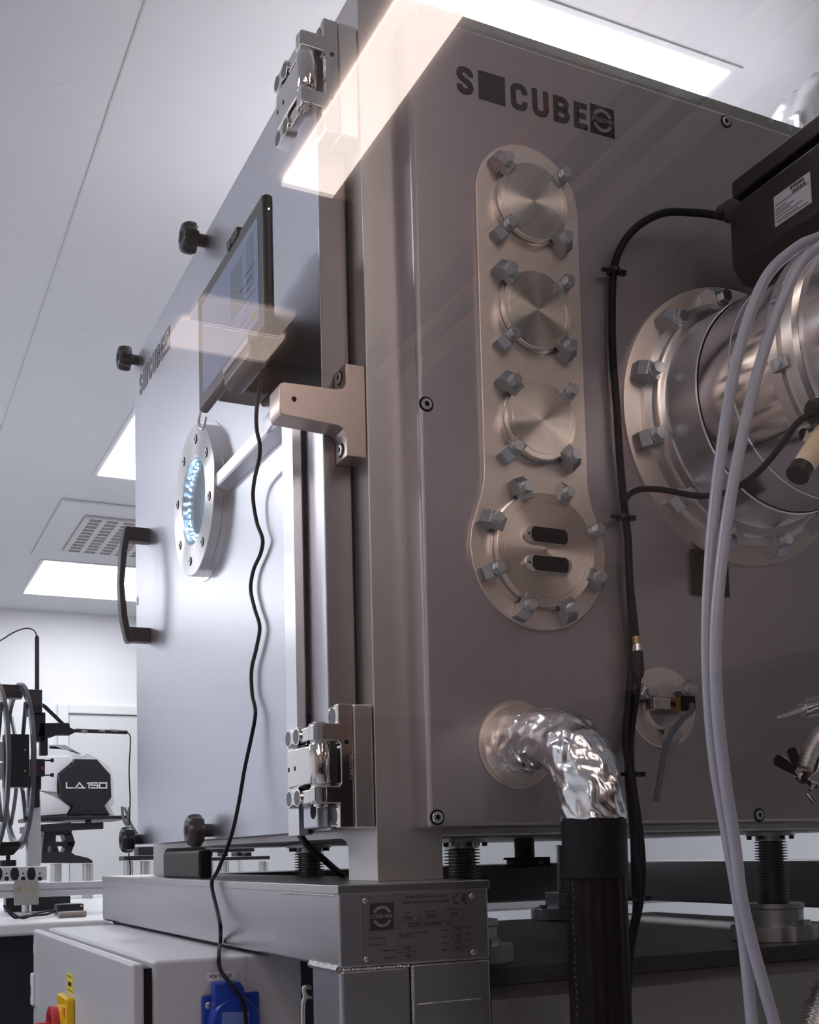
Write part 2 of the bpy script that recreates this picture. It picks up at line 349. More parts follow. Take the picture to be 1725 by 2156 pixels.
obj('door_edge', MB().box((XD+.0012, YD0-.0004, ZB+.001), (.0885, YD0+.002, ZT-.001)), M_edge, DT, bevel=.0003)
# logo on the door: runs from the hinge-far corner towards the hinge
def emblem(o, ux, uy, s, parent, ground, light, nm='emblem'):
    o = Vector(o); ux = Vector(ux); uy = Vector(uy); n = ux.cross(uy)
    e = obj(nm, MB().prism([(0, 0), (s, 0), (s, s*1.04), (0, s*1.04)], o, ux, uy, n*.0007), ground, parent)
    rg = MB(); r1 = s*.42; r0 = s*.30
    for a0, a1 in ((24, 156), (204, 336)):
        pts = arc(s/2, s*.52, r1, a0, a1, 14) + arc(s/2, s*.52, r0, a1, a0, 14)
        rg.prism(pts, o+n*.0007, ux, uy, n*.0004)
    obj('emblem_ring', rg, light, parent)
    text('emblem_word', 'STREICHER', o+ux*s*.05+uy*s*.44+n*.0007, ux, uy, s*.16, light, parent, fit=s*.9, bold=.015)
ux, uy = (0, -1, 0), (0, 0, 1); DO = Vector((XD-.0002, 1.2405, 1.108))
def ribbon(mb, pts, w, o, ux, uy, n, sx, sy):
    P = [Vector(p) for p in pts]; L = []; R = []
    P = [Vector((p.x*sx, p.y*sy)) for p in P]; N = len(P); closed = (P[0]-P[-1]).length < 1e-6
    if closed: P = P[:-1]; N -= 1
    for i in range(N):
        a = P[(i-1) % N] if (i or closed) else None; b = P[(i+1) % N] if (i < N-1 or closed) else None
        d0 = (P[i]-a).normalized() if a is not None else None; d1 = (b-P[i]).normalized() if b is not None else None
        if d0 is None: d0 = d1
        if d1 is None: d1 = d0
        n0 = Vector((-d0.y, d0.x)); n1 = Vector((-d1.y, d1.x)); m = (n0+n1)
        m = m.normalized() if m.length > 1e-6 else n0
        k = w/2/max(.45, m.dot(n0)); L.append(P[i]+m*k); R.append(P[i]-m*k)
    for i in range(N if closed else N-1):
        j = (i+1) % N
        mb.prism([L[i], L[j], R[j], R[i]], o, ux, uy, n)
def rnd(x0, y0, x1, y1, r, a0, a1): pass
GL = {'C': (.6, [[(.49, .64), (.49, .75), (.44, .85), (.35, .89), (.25, .89), (.16, .85), (.11, .75), (.11, .25), (.16, .15), (.25, .11), (.35, .11), (.44, .15), (.49, .25), (.49, .36)]]),
      'S': (.6, [[(.49, .68), (.49, .76), (.44, .85), (.35, .89), (.25, .89), (.15, .85), (.11, .76), (.11, .68), (.15, .60), (.25, .53), (.38, .46), (.46, .39), (.49, .31), (.49, .24), (.44, .15), (.35, .11), (.25, .11), (.15, .15), (.11, .24), (.11, .33)]]),
      'U': (.6, [[(.11, 1), (.11, .26), (.16, .15), (.25, .11), (.35, .11), (.44, .15), (.49, .26), (.49, 1)]]),
      'B': (.6, [[(.11, 0), (.11, .89), (.33, .89), (.43, .85), (.47, .76), (.47, .66), (.42, .56), (.33, .51), (.15, .51)], [(.33, .51), (.44, .46), (.49, .36), (.49, .24), (.44, .15), (.33, .11), (.11, .11)]]),
      'E': (.5, [[(.48, .89), (.11, .89), (.11, .11), (.48, .11)], [(.11, .51), (.44, .51)]]),
      'L': (1.5, [[(.09, 1), (.09, .09), (1.4, .09)]]), 'A': (1.6, [[(.02, .0), (.80, .92), (1.55, .09), (.45, .09)]]), '.': (.35, [[(.05, .1), (.22, .1)]]),
      '1': (.55, [[(0, .80), (.38, .91), (.38, 0)]]), '5': (1.45, [[(1.35, .91), (.09, .91), (.09, .53), (1.30, .53), (1.30, .09), (.0, .09)]]), '0': (1.5, [[(.1, .09), (.1, .91), (1.35, .91), (1.35, .09), (.1, .09)]])}
def glyphs(name, s, o, ux, uy, h, total, m, parent, w=.21, gap=.12, thick=.0007):
    W = sum(GL[c][0] for c in s)+gap*(len(s)-1); sx = total/W; mb = MB(); n = Vector(ux).cross(Vector(uy))*thick; x = 0
    for c in s:
        for pl in GL[c][1]: ribbon(mb, pl, w*min(h, sx*1.3), Vector(o)+Vector(ux)*x*sx, Vector(ux), Vector(uy), n, sx, h)
        x += GL[c][0]+gap
    return obj(name, mb, m, parent, flat=True)
def scube(o, ux, uy, h, total, parent, ink, light):
    o = Vector(o); ux = Vector(ux); uy = Vector(uy); n = ux.cross(uy)
    u = total/.2659
    glyphs('logo_letter', 'S', o, ux, uy, h, .0275*u, ink, parent)
    obj('logo_square', MB().prism([(0, 0), (.0428*u, 0), (.0428*u, h*1.04), (0, h*1.04)], o+ux*.0355*u, ux, uy, n*.0007), ink, parent)
    glyphs('logo_word', 'CUBE', o+ux*.0865*u, ux, uy, h, .132*u, ink, parent)
    emblem(o+ux*.2235*u, ux, uy, .0425*u, parent, ink, light)
scube((XD-.0002, 1.243, 1.073), (0, -1, 0), (0, 0, 1), .046, .275, dr, mat('logo_grey', (.16, .155, .18), .5), mat('logo_light', (.5, .5, .54), .5))
# warning triangles half hidden behind the vertical rail
for z in (.118, .066+.009):
    tr = MB(); A = [(0, 0), (.052, 0), (.026, .045)]; c = (.026, .015)
    for i in range(3):
        a, b = Vector(A[i]), Vector(A[(i+1) % 3]); q = (b-a).normalized(); nn = Vector((-q.y, q.x))*.0016
        tr.prism([a, b, b+nn, a+nn], (XD-.0002, .303, z), (0, -1, 0), (0, 0, 1), (-.0005, 0, 0))
    obj('warning_triangle', tr, M_inkgrey, dr)
# side panel
PX1 = 1.244
sp = obj('side_panel', MB().box((.150, YP, .0675), (PX1, .1115, 1.186)), M_panel, mc, bevel=.007, seg=4)
obj('panel_rim', MB().box((.192, .092, 1.187), (1.252, .13, 1.238)), mat('rim_steel', (.40, .39, .36), .42, .9), mc, bevel=.003)
for x, z in ((.1617, .0812), (.7043, .0795), (.705, 1.1706), (.162, .632), (1.232, .08), (1.232, 1.17), (1.232, .632)):
    p = Vector((x, YP, z))
    obj('screw_recess', MB().cyl(p+Vector((0, -.0004, 0)), p+Vector((0, .001, 0)), .0105), M_void, sp)
    s = MB().lathe([(0.0002, 0.0036), (0.0002, .0072), (.0010, .0078), (.0022, .0072), (.0022, .0036), (.0002, .0036)], p+Vector((0, -.0004, 0)), (0, -1, 0), 24)
    obj('socket_screw', s, M_bolt, sp)
scube((.2222, YP-.0002, 1.0862), (1, 0, 0), (0, 0, 1), .0402, .2659, sp, M_ink, mat('emblem_light', (.33, .28, .27), .5))
# port plate (keyhole shape) and the round plate of the pump
PC = .3285
def keyhole(o_y, depth):
    top = arc(0, .9465, .0845, 0, 180, 28); bot = arc(0, .446, .110, 180+38, 360-38, 30)
    # flared neck between the straight part and the round foot
    def neck(sgn):
        a = Vector((sgn*.0845, .60)); b = Vector((sgn*.0845, .545)); c = Vector((sgn*.110*math.cos(math.radians(38)), .446+.0)); 
        return a, b
    L = [(-.0845, .60), (-.0845, .555), (-.0862, .535), (-.0915, .514), (-.099, .494), (-.1065, .471), (-.110, .446), (-.1065, .418), (-.098, .396)]
    R = [(-a, b) for a, b in L][::-1]
    bot = arc(0, .446, .110, 180+32, 360-32, 30)
    return MB().prism(top+L+bot+R, (PC, o_y, 0), (1, 0, 0), (0, 0, 1), (0, depth, 0))
obj('port_plate', keyhole(YP-.0065, .009), M_plate, mc, bevel=.0016, smooth=25)
TC = Vector((.697, 0, .675))
obj('pump_plate', MB().lathe([(0, 0), (0, .2165), (.009, .2165), (.0095, .2155), (.0095, 0)], TC+Vector((0, .0545, 0)), (0, -1, 0), 96), M_plate, mc)
# ---- claw clamp prototype geometry: u points to the flange centre, v along the rim, h away from the panel
def clamp_parts(c, ang, y0, parent, s=1.0, lip=.012):
    """c: flange centre on plane y0, ang: where round the rim; the bolt stands at radius ang[1]"""
    a, rad = ang
    out_ = Vector((math.cos(a), 0, math.sin(a))); tang = Vector((-math.sin(a), 0, math.cos(a))); h = Vector((0, -1, 0))
    b = Vector(c)+out_*rad; b.y = y0
    pr = [(-.0175*s, 0), (-.0175*s, lip), (-.009*s, lip+.0095*s), (.016*s, lip+.0095*s), (.016*s, lip*.72), (.004*s, lip*.72), (.004*s, 0)]
    k = MB().prism(pr, b-tang*.0095*s, -out_, h, tang*.019*s)
    o = obj('claw_clamp', k, M_clamp, parent, bevel=.0012*s)
    top = b+h*(lip+.0095*s)
    obj('hex_bolt', MB().cyl(top, top+h*.0016*s, .0088*s, 24).cyl(top+h*.0012*s, top+h*.0105*s, .0080*s, 6, ph=a), M_bolt, o, bevel=.0006*s)
yb = YP-.0065
PORTS = (.9400, .7832, .6255)
names = ['topmost of the three round blank flanges on the side panel', 'middle of the three round blank flanges on the side panel', 'lowest of the three plain blank flanges, just above the connector flange']
def flange_disc(c, r, parent, t=.017):
    # seat ring with a groove, then the turned blank
    obj('seat_ring', MB().lathe([(0, r*.7), (0, r*1.03), (.005, r*1.03), (.0062, r*.985), (.0062, r*.7)], (c.x, yb, c.z), (0, -1, 0), 72), M_steel, parent)
    obj('centring_ring', MB().lathe([(.0062, r*.6), (.0062, r*.95), (.0078, r*.95), (.0078, r*.6)], (c.x, yb, c.z), (0, -1, 0), 72), M_rubber, parent)
    dsk = MB().lathe([(.0078, 0), (.0078, r*.99), (.0085, r), (t-.001, r), (t, r*.985), (t, r*.86), (t-.0008, r*.855), (t-.0008, r*.845), (t, r*.84), (t, r*.4), (t, 0)], (0, 0, 0), (0, -1, 0), 96)
    for v in dsk.bm.verts: v.co += Vector((c.x, yb, c.z))
    return dsk
def origin_at(o, p):
    """moves an object's own origin onto a point, so that its turned grooves centre there"""
    p = Vector(p); d = p-world_of(o)
    o.data.transform(Matrix.Translation(-d)); o.location = o.location+d
for z, lab in zip(PORTS, names):
    c = Vector((PC, 0, z))
    t = thing('blank_flange', (PC, yb, z-.06), lab, 'flange', 'blank flanges on the side panel')
    o = obj('turned_disc', flange_disc(c, .0555, t), M_disc, t, smooth=20); origin_at(o, (c.x, yb, c.z))
    for k in range(4): clamp_parts(c, (math.radians(45+90*k), .0655), yb, t)
c = Vector((PC, 0, .4442))
t = thing('connector_flange', (PC, yb, .36), 'large round flange with two slot connectors at the foot of the port plate', 'flange')
o = obj('turned_disc', flange_disc(c, .0785, t, .018), radial_metal('turned_steel_matt', (.82, .70, .62), .40), t, smooth=20); origin_at(o, (c.x, yb, c.z))
for k in range(8): clamp_parts(c, (math.radians(22.5+45*k), .0875), yb, t)
for z in (.462, .4225):
    yy = yb-.018; hw, hh = .0375, .0115
    cn = obj('slot_connector', MB().prism(arc(hw-hh, 0, hh, -90, 90, 10)+arc(-hw+hh, 0, hh, 90, 270, 10), (PC-.001, yy, z), (1, 0, 0), (0, 0, 1), (0, -.006, 0)), M_steel, t, bevel=.001)
    hw, hh, q = .0285, .0102, .005
    obj('connector_socket', MB().prism([(-hw+q, -hh), (hw-q*.6, -hh), (hw, -hh+q), (hw, hh-q), (hw-q, hh), (-hw+q*.6, hh), (-hw, hh-q), (-hw, -hh+q)], (PC+.001, yy-.006, z), (1, 0, 0), (0, 0, 1), (0, -.0012, 0)), M_void, cn)
    obj('jack_screw', MB().cyl((PC-.032, yy-.0055, z), (PC-.032, yy-.0068, z), .0016, 12), M_void, cn)
# ---- pump
t = thing('turbo_pump', (TC.x, -.1, TC.z-.19), 'big shiny horizontal cylinder of the vacuum pump bolted to the side panel', 'pump')
def pl(prof, m, name, n=96):
    return obj(name, MB().lathe(prof, (TC.x, 0, TC.z), (0, -1, 0), n), m, t, smooth=25)
pl([(-.045, .10), (-.045, .186), (-.035, .188), (-.032, .182), (-.030, .178), (-.018, .178), (-.016, .174), (-.014, .16)], M_steel, 'pump_flange')
pl([(-.02, .15), (-.018, .166), (-.006, .166), (.000, .1635), (.048, .1635), (.050, .162)], M_bright, 'pump_collar')
pl([(.049, .15), (.0495, .1605), (.112, .1605), (.1135, .1595), (.115, .1605), (.195, .1605), (.197, .158)], mat('pump_steel', (.82, .82, .84), .13, 1.0, var=((3, 80, 3), .05)), 'pump_housing')
pl([(.196, .15), (.197, .172), (.214, .172), (.216, .166), (.222, .166), (.224, .173), (.242, .173), (.244, .16)], M_steel, 'pump_ring')
pl([(.243, .14), (.244, .163), (.42, .163), (.43, .15), (.43, 0)], mat('pump_steel', (.62, .62, .64), .17, 1.0), 'pump_housing')
for k in range(12): clamp_parts(TC, (math.radians(15+30*k), .1875), yb, t, 1.25, .016)
for k in range(12):
    a = math.radians(30*k+12); oo = Vector((math.cos(a), 0, math.sin(a))); p = TC+oo*.172+Vector((0, -.219, 0))
    tg = Vector((-math.sin(a), 0, math.cos(a)))
    R = Matrix((tg, Vector((0, 1, 0)), oo)).transposed()
    k_ = obj('rim_clamp', MB().obox(p, .017, .026, .014, R), M_clamp, t, bevel=.002)
    obj('clamp_screw', MB().cyl(p+oo*.0065, p+oo*.0095, .005, 16), M_bolt, k_)
# controller on top of the pump
t = thing('pump_controller', (.72, -.2, .86), 'dark brown controller box with a white label above the pump', 'controller')
bx = [(0, .852), (.03, .845), (.11, .845), (.11, .995), (.03, .995), (0, .985)]
obj('controller_case', MB().prism([(.62, .868), (.640, .846), (.90, .846), (.90, .974), (.640, .974), (.62, .958)], (0, -.038, 0), (1, 0, 0), (0, 0, 1), (0, -.42, 0)), M_ctl, t, bevel=.003)
obj('controller_fin', MB().box((.624, -.040, .9745), (.9, -.44, 1.000)), M_ctl, t, bevel=.003)
obj('cable_gland', MB().cyl((.655, -.04, .965), (.655, .0, .985), .020, 20, .017).cyl((.655, .0, .985), (.652, .016, .99), .012, 16), mat('brown_rubber', (.07, .045, .04), .5), t, bevel=.002)
lb = obj('label', MB().box((.6185, -.128, .885), (.6199, -.195, .928)), mat('controller_label', (.60, .58, .62), .45), t)
pr = MB()
for i, (z, a, b) in enumerate(((.9135, -.131, -.192), (.9075, -.131, -.150), (.9035, -.131, -.165), (.9, -.131, -.158), (.8955, -.131, -.180), (.891, -.131, -.172), (.888, -.134, -.190))): pr.box((.6180, a, z), (.6186, b, z+.0009))
for i in range(9): pr.box((.6180, -.163-.0028*i, .915), (.6186, -.163-.0028*i-.0014*(1+i % 2*.5), .9195))
obj('label_print', pr, M_inkgrey, lb)
text('label_word', 'DYONAA', (.6183, -.160, .9215), (0, -1, 0), (0, 0, 1), .0045, M_ink, lb, bold=.03)
# pump side valve block with the cream cap
t = thing('valve_head', tuple(U('y', -.28, 1705, 960)), 'black valve with a cream cylindrical cap beside the pump', 'valve')
p0, p1 = U('y', -.28, 1690, 985), U('y', -.28, 1742, 905)
obj('valve_cap', MB().cyl(p0, p1, .0135, 28), M_cream, t, bevel=.001)
dv = (p1-p0).normalized()
obj('cap_rim', MB().cyl(p0-dv*.014, p0+dv*.001, .0145, 28), M_black, t, bevel=.001)
obj('cap_collar', MB().cyl(p1, p1+dv*.05, .017, 24), M_black, t, bevel=.001)
q = U('y', -.28, 1716, 870)
obj('valve_body', MB().cyl(q, q+Vector((.06, 0, .03)), .018, 20).obox(q+Vector((.03, 0, -.005)), .05, .03, .04), M_black, t, bevel=.004)
q = U('y', -.27, 1708, 915)
obj('valve_screw', MB().cyl(q, q+Vector((-.012, 0, -.002)), .008, 16).cyl(q+Vector((0, 0, -.004)), q+Vector((.03, 0, .014)), .002, 8), M_chrome, t)
a, b = U('y', .05, 1458, 1252), U('y', .05, 1528, 1165)
obj('dark_square', MB().box((a.x, .044, a.z), (b.x, .0518, b.z)), M_brownblk, None, 'small dark square on the side panel below the pump', 'plate', bevel=.0015)  # thin dark square laid on the panel
# ---- small round port with a circuit board
t = thing('round_port', (.530, YP, .18), 'small round port with a circuit board and grey lead low on the side panel', 'port')
rc = Vector((.530, 0, .236))
obj('port_disc', MB().lathe([(0, 0), (0, .0585), (.005, .0585), (.0058, .0575), (.0058, 0)], (rc.x, YP+.0005, rc.z), (0, -1, 0), 64), M_plate, t)
o = obj('port_hub', MB().lathe([(.005, 0), (.005, .034), (.012, .034), (.013, .033), (.013, 0)], (rc.x, YP, rc.z), (0, -1, 0), 48), M_steel, t)
for a in (35, 155, 275): clamp_parts(rc, (math.radians(a), .043), YP-.0055, t, .95, .008)
obj('circuit_board', MB().box((.502, YP-.030, .228), (.565, YP-.028, .247)), M_board, t)
obj('board_connector', MB().box((.49, YP-.036, .229), (.519, YP-.014, .245)), M_steel, t, bevel=.001)
obj('board_chip', MB().box((.541, YP-.040, .229), (.560, YP-.030, .249)).box((.524, YP-.033, .234), (.531, YP-.030, .241)), M_void, t, bevel=.001)
obj('grey_lead', MB().tube([(.552, YP-.040, .236), (.545, YP-.048, .226), (.525, YP-.05, .212), (.508, YP-.045, .190), (.500, YP-.04, .165), (.492, YP-.035, .12), (.490, YP-.03, .10)], .0042, 10), mat('grey_cable', (.10, .11, .15), .5), t)
# ---- foil wrapped elbow and hose
def crumple(mb, amp, sc, seed):
    random.seed(seed); off = Vector((seed*3.1, seed*1.7, seed*2.3))
    bmesh.ops.triangulate(mb.bm, faces=mb.bm.faces, quad_method='ALTERNATE')
    mb.bm.normal_update()
    for v in mb.bm.verts: v.co += v.normal*random.uniform(-.6, 1)*amp + Vector((random.uniform(-1, 1), random.uniform(-1, 1), random.uniform(-1, 1)))*amp*1.1
    bmesh.ops.subdivide_edges(mb.bm, edges=mb.bm.edges, cuts=2, use_grid_fill=True)
    bmesh.ops.triangulate(mb.bm, faces=mb.bm.faces)
    mb.bm.normal_update()
    for v in mb.bm.verts:
        q = v.co*sc+off
        v.co += v.normal*(noise.noise(q)*.5+(.5-abs(noise.noise(q*2.1)))*.6)*amp*.8
    return mb
t = thing('foil_pipe_elbow', (.285, -.04, .075), 'crumpled aluminium foil wrapped pipe bend coming out of the side panel', 'pipe')
obj('pipe_flange', MB().lathe([(0, 0), (0, .0545), (.004, .055), (.0085, .055), (.0095, .054), (.0095, 0)], (.285, YP+.0005, .178), (0, -1, 0), 64), M_plate, t)
obj('pipe_seat', MB().lathe([(-.0005, .040), (-.0005, .060), (-.0018, .060), (-.0018, .040)], (.285, YP, .178), (0, 1, 0), 64), M_plate, t)
path = [(.285, .0445, .178), (.285, .015, .178), (.285, -.018, .178), (.285, -.055, .173), (.285, -.088, .155), (.285, -.110, .126), (.285, -.119, .095), (.285, -.121, .071)]
fo = MB().tube(path, .036, 26, 3, rad=lambda s: .0395-.0010*s)
crumple(fo, .0017, 42, 1)
obj('foil_wrap', fo, M_foil, t, smooth=60)
sm = MB()
for k, (i, tw) in enumerate(((1.1, .2), (2.2, -.3), (3.0, .4), (5.2, -.5))):
    a = Vector(path[int(i)]).lerp(Vector(path[int(i)+1]), i-int(i)); dd = (Vector(path[int(i)+1])-Vector(path[int(i)])).normalized()
    x, y, z = sm._basis((dd+Vector((tw, 0, tw*.4))).normalized())
    sm.tube([a+(x*math.cos(2*math.pi*j/28)+y*math.sin(2*math.pi*j/28))*(.0398+.0018*noise.noise(Vector((j*.6, k*3.3, 0)))) for j in range(28)], .0009, 5, 2, closed=True)
obj('foil_edge', sm, M_foil, t)
t = thing('black_hose', (.285, -.121, -.9), 'thick black hose hanging straight down from the foil wrapped elbow', 'hose')
obj('hose_cuff', MB().lathe([(0, .03), (0, .0388), (.060, .0395), (.072, .0385), (.072, .03)], (.285, -.121, .001), (0, 0, 1), 48), M_rubber, t, bevel=.001)
rb = MB()
bm = rb.bm; rings = []
for i in range(60):
    z = .002-.9*i/59
    rings.append([bm.verts.new((.285+(.0352+.0014*(j % 4 < 2)+.0010*noise.noise(Vector((j*.5, i*.3, 2))))*math.cos(2*math.pi*j/72), -.121+(.0352+.0014*(j % 4 < 2))*math.sin(2*math.pi*j/72), z)) for j in range(72)])
for A, B in zip(rings, rings[1:]):
    for j in range(72): bm.faces.new((A[j], A[(j+1) % 72], B[(j+1) % 72], B[j]))
obj('hose_sleeve', rb, mat('sleeve_black', (.008, .005, .007), .5, spec=.2), t)
st = MB()
for i in range(46): 
    z = -.004-.0085*i; a = math.radians(187+3*math.sin(i*.9)); st.obox((.285+.0368*math.cos(a), -.121+.0368*math.sin(a), z), .001, .0012, .0035)
obj('sleeve_stitching', st, M_inkgrey, t)
# ---- black cables on the side panel
def cab(name, px, r, y, label, m=M_rubber, parent=None, cat='cable', n=12):
    pts = [U('y', y if len(p) == 2 else p[2], p[0], p[1]) for p in px]
    return obj(name, MB().tube(pts, r, n, 8), m, parent, label, cat if parent is None else None)
cab('power_cable', [(1522, 455, -.02), (1500, 452, -.01), (1465, 448, 0), (1400, 448, .01), (1345, 475, .02), (1308, 520, .03), (1292, 575, .04), (1289, 660, .041), (1291, 760, .04), (1299, 860, .04), (1305, 960, .04), (1314, 1060, .041), (1322, 1130, .041), (1326, 1220, .04), (1331, 1310, .041), (1330, 1400, .04), (1324, 1480, .04), (1318, 1560, .03), (1330, 1640, 0), (1345, 1740, -.02), (1352, 1830, -.03), (1347, 1900, -.03), (1328, 2000, -.02), (1318, 2156, -.02)], .0056, .04, 'thick black cable from the controller box down the side panel')
cab('sensor_cable', [(1312, 1062, .03), (1325, 1042, .03), (1352, 1030, .02), (1400, 1032, 0), (1470, 1044, -.05), (1530, 1036, -.12), (1590, 1000, -.19), (1640, 945, -.24), (1680, 890, -.27), (1712, 872, -.28)], .0042, .04, 'thin black cable branching across below the pump to the valve')
t = thing('cable_plug', tuple(U('y', .028, 1345, 1430)), 'black cable plug with a brass and steel collar hanging beside the round port', 'connector')
a, b = U('y', .028, 1341, 1340), U('y', .028, 1346, 1425)
dv = (b-a).normalized(); L = (b-a).length
obj('plug_collar', MB().cyl(a, a+dv*L*.08, .0062, 20).cyl(a+dv*L*.10, a+dv*L*.15, .0062, 20).cyl(a+dv*L*.08, a+dv*L*.2, .005, 16), M_brass, t, bevel=.0004)
obj('plug_nut', MB().cyl(a+dv*L*.19, a+dv*L*.36, .0058, 20, .0072), M_steel, t)
obj('plug_grip', MB().cyl(a+dv*L*.36, b-dv*.006, .0075, 20, .0080).cyl(b-dv*.006, b+dv*.002, .0080, 20, .0055), M_black, t, bevel=.0008)
pts = [U('y', .028, x, y) for x, y in ((1321, 1150), (1330, 1240), (1337, 1300), (1341, 1342))]
obj('plug_lead', MB().tube(pts, .0040, 10, 6), M_rubber, t)
pts = [U('y', y, x, z) for x, z, y in ((1346, 1425, .028), (1342, 1465, .03), (1332, 1540, .03), (1330, 1600, .02), (1338, 1680, -.01), (1338, 1780, -.03), (1344, 1850, -.04), (1340, 1910, -.03), (1322, 1990, -.02))]
obj('plug_tail', MB().tube(pts, .0036, 10, 6), M_rubber, t)
cab('network_cable', [(1334, 1290, .045), (1338, 1460, .045), (1325, 1560, .04), (1322, 1640, .02), (1332, 1740, 0), (1336, 1850, -.01), (1338, 1920, -.01), (1322, 2000, 0)], .0042, .04, 'black cable hanging behind the plug beside the foil wrapped elbow')
for (x, y, yy), lb in (((1292, 572, .035), 'black cable tie at the upper bend of the thick cable'), ((1312, 1090, .035), 'black cable tie below the branch of the thin cable'), ((1331, 1631, .012), 'black cable tie beside the foil wrapped elbow'), ((1342, 1893, -.035), 'black cable tie near the foot of the cable bundle')):
    c_ = U('y', yy, x, y)
    t = thing('cable_tie', tuple(c_), lb, 'cable tie', 'cable ties on the bundle')
    obj('tie_strap', MB().ring(c_-Vector((0, 0, .002)), (0, 0, 1), .0085, .0105, .005, 20), M_black, t)
    obj('tie_head', MB().box(c_+Vector((.009, -.005, -.003)), c_+Vector((.020, .003, .004))).box(c_+Vector((-.020, -.002, -.002)), c_+Vector((-.009, .003, .003))), M_black, t, bevel=.0008)
# ---- milky plastic tubes
for px, lb in (([(1760, 480), (1725, 500), (1680, 520), (1620, 575), (1580, 660), (1545, 790), (1518, 960), (1500, 1120), (1490, 1300), (1492, 1450), (1505, 1600), (1528, 1740), (1552, 1880), (1570, 2010), (1585, 2170)], 'milky plastic tube, the left of the two looping down in front of the pump'),
               ([(1770, 490), (1725, 522), (1685, 560), (1640, 650), (1600, 770), (1570, 890), (1540, 1040), (1520, 1180), (1508, 1330), (1510, 1480), (1527, 1640), (1548, 1780), (1562, 1890), (1590, 2010), (1635, 2170)], 'milky plastic tube, the right of the two looping down in front of the pump')):
    yy = -.42 if 'left' in lb else -.435
    obj('plastic_tube', MB().tube([U('y', yy, *p) for p in px], .0058, 14, 8), M_tubing, None, lb, 'tube')
# ---- clamps and hose at the right edge
t = thing('quick_clamp', tuple(U('y', -.02, 1690, 1500)), 'steel clamp with a tapered pin pointing left at the right picture edge', 'clamp')
a, b = U('y', -.02, 1640, 1510), U('y', -.02, 1690, 1494)
obj('clamp_pin', MB().cyl(a, b, .0028, 14, .0042).sphere(a, .0028, 12), M_steel, t)
obj('clamp_hub', MB().cyl(b, b+(b-a)*.25, .0095, 20).cyl(b+(b-a)*.25, b+(b-a)*1.3, .0075, 20), M_chrome, t, bevel=.001)
for dz in (.012, -.012): obj('clamp_fork', MB().tube([b+(b-a)*.1+Vector((0, -.004, dz)), b+(b-a)*.5+Vector((0, -.004, dz*1.05)), b+(b-a)*1.1+Vector((0, -.004, dz))], .0030, 10), M_chrome, t)
t = thing('wing_nut_clamp', tuple(U('y', -.02, 1690, 1650)), 'pipe clamp with a black two-winged nut at the right picture edge', 'clamp')
hub = U('y', -.02, 1684, 1632)
for tip, wd in (((1628, 1597), 16), ((1662, 1574), 12)):
    e = U('y', -.02, *tip); dd = (e-hub); nrm = dd.cross(Vector((0, 1, 0))).normalized(); L = dd.length
    obj('nut_wing', MB().prism([(0, -.004), (L*.6, -.0085), (L*.93, -.0085), (L, 0), (L*.93, .008), (L*.6, .0075), (0, .004)], hub, dd.normalized(), nrm, (0, -.004, 0)), M_black, t, bevel=.0012)
e = U('y', -.02, 1650, 1597)
obj('clamp_bolt', MB().cyl(e, hub, .0036, 14).cyl(hub.lerp(e, .35), hub, .0062, 14).cyl(hub.lerp(e, .1), hub-(e-hub)*.3, .008, 6), M_steel, t, bevel=.0005)
h1 = [U('y', -.02, *p) for p in ((1679, 1642), (1700, 1624), (1707, 1596), (1735, 1560), (1735, 1640), (1706, 1662), (1700, 1652))]
bm_ = MB(); 
A = [bm_.bm.verts.new(p) for p in h1]; B = [bm_.bm.verts.new(p+Vector((0, -.02, 0))) for p in h1]
bm_.bm.faces.new(A); bm_.bm.faces.new(B[::-1])
for i in range(7): bm_.bm.faces.new((A[i], B[i], B[(i+1) % 7], A[(i+1) % 7]))
obj('clamp_jaw', bm_, M_steel, t, bevel=.002)
q = U('y', -.0405, 1694, 1640)
obj('jaw_hole', MB().cyl(q, q+Vector((0, .001, 0)), .0065, 20), M_void, t)
obj('clamp_foot', MB().cyl(U('y', -.03, 1700, 1668), U('y', -.03, 1716, 1690), .004, 10).cyl(U('y', -.03, 1722, 1640), U('y', -.03, 1706, 1664), .003, 10), M_chrome, t)
def corrugated(pts, r, pitch, name, label, m, amp=.0028):
    P = [Vector(p) for p in pts]; L = sum((b-a).length for a, b in zip(P, P[1:])); sub = max(4, int(L/pitch*6/(len(P)-1)))
    n = sub*(len(P)-1)
    obj(name, MB().tube(P, r, 24, sub, rad=lambda s: r+amp*math.cos(2*math.pi*s*L/pitch)), m, None, label, 'hose', smooth=80)
corrugated([U('y', -.03, *p) for p in ((1760, 1530), (1730, 1548), (1708, 1580), (1692, 1622))], .012, .0042, 'corrugated_hose', 'small ribbed steel hose curving beside the wing nut clamp', M_steel, .0016)
corrugated([U('y', -.12, *p) for p in ((1790, 2020), (1755, 2080), (1728, 2140), (1702, 2230))], .024, .0066, 'corrugated_hose', 'ribbed steel bellows hose in the lower right corner', M_steel, .0028)
# ---- foil bundle on top
fb = MB().tube([(1.165, .34, 1.235), (1.165, .34, 1.32), (1.17, .335, 1.41), (1.20, .33, 1.47), (1.30, .32, 1.49)], .085, 20, 2, rad=lambda s: .092-.012*s)
t = thing('foil_bundle', (1.13, .34, 1.236), 'foil wrapped pipe bend on top of the machine at the upper right', 'pipe')
obj('foil_wrap', crumple(fb, .007, 17, 5), M_foil, t, smooth=60)
obj('foil_band', MB().tube([(1.235, .325+.085*math.cos(2*math.pi*i/16), 1.478+.085*math.sin(2*math.pi*i/16)) for i in range(16)], .012, 8, 3, closed=True), M_rubber, t)
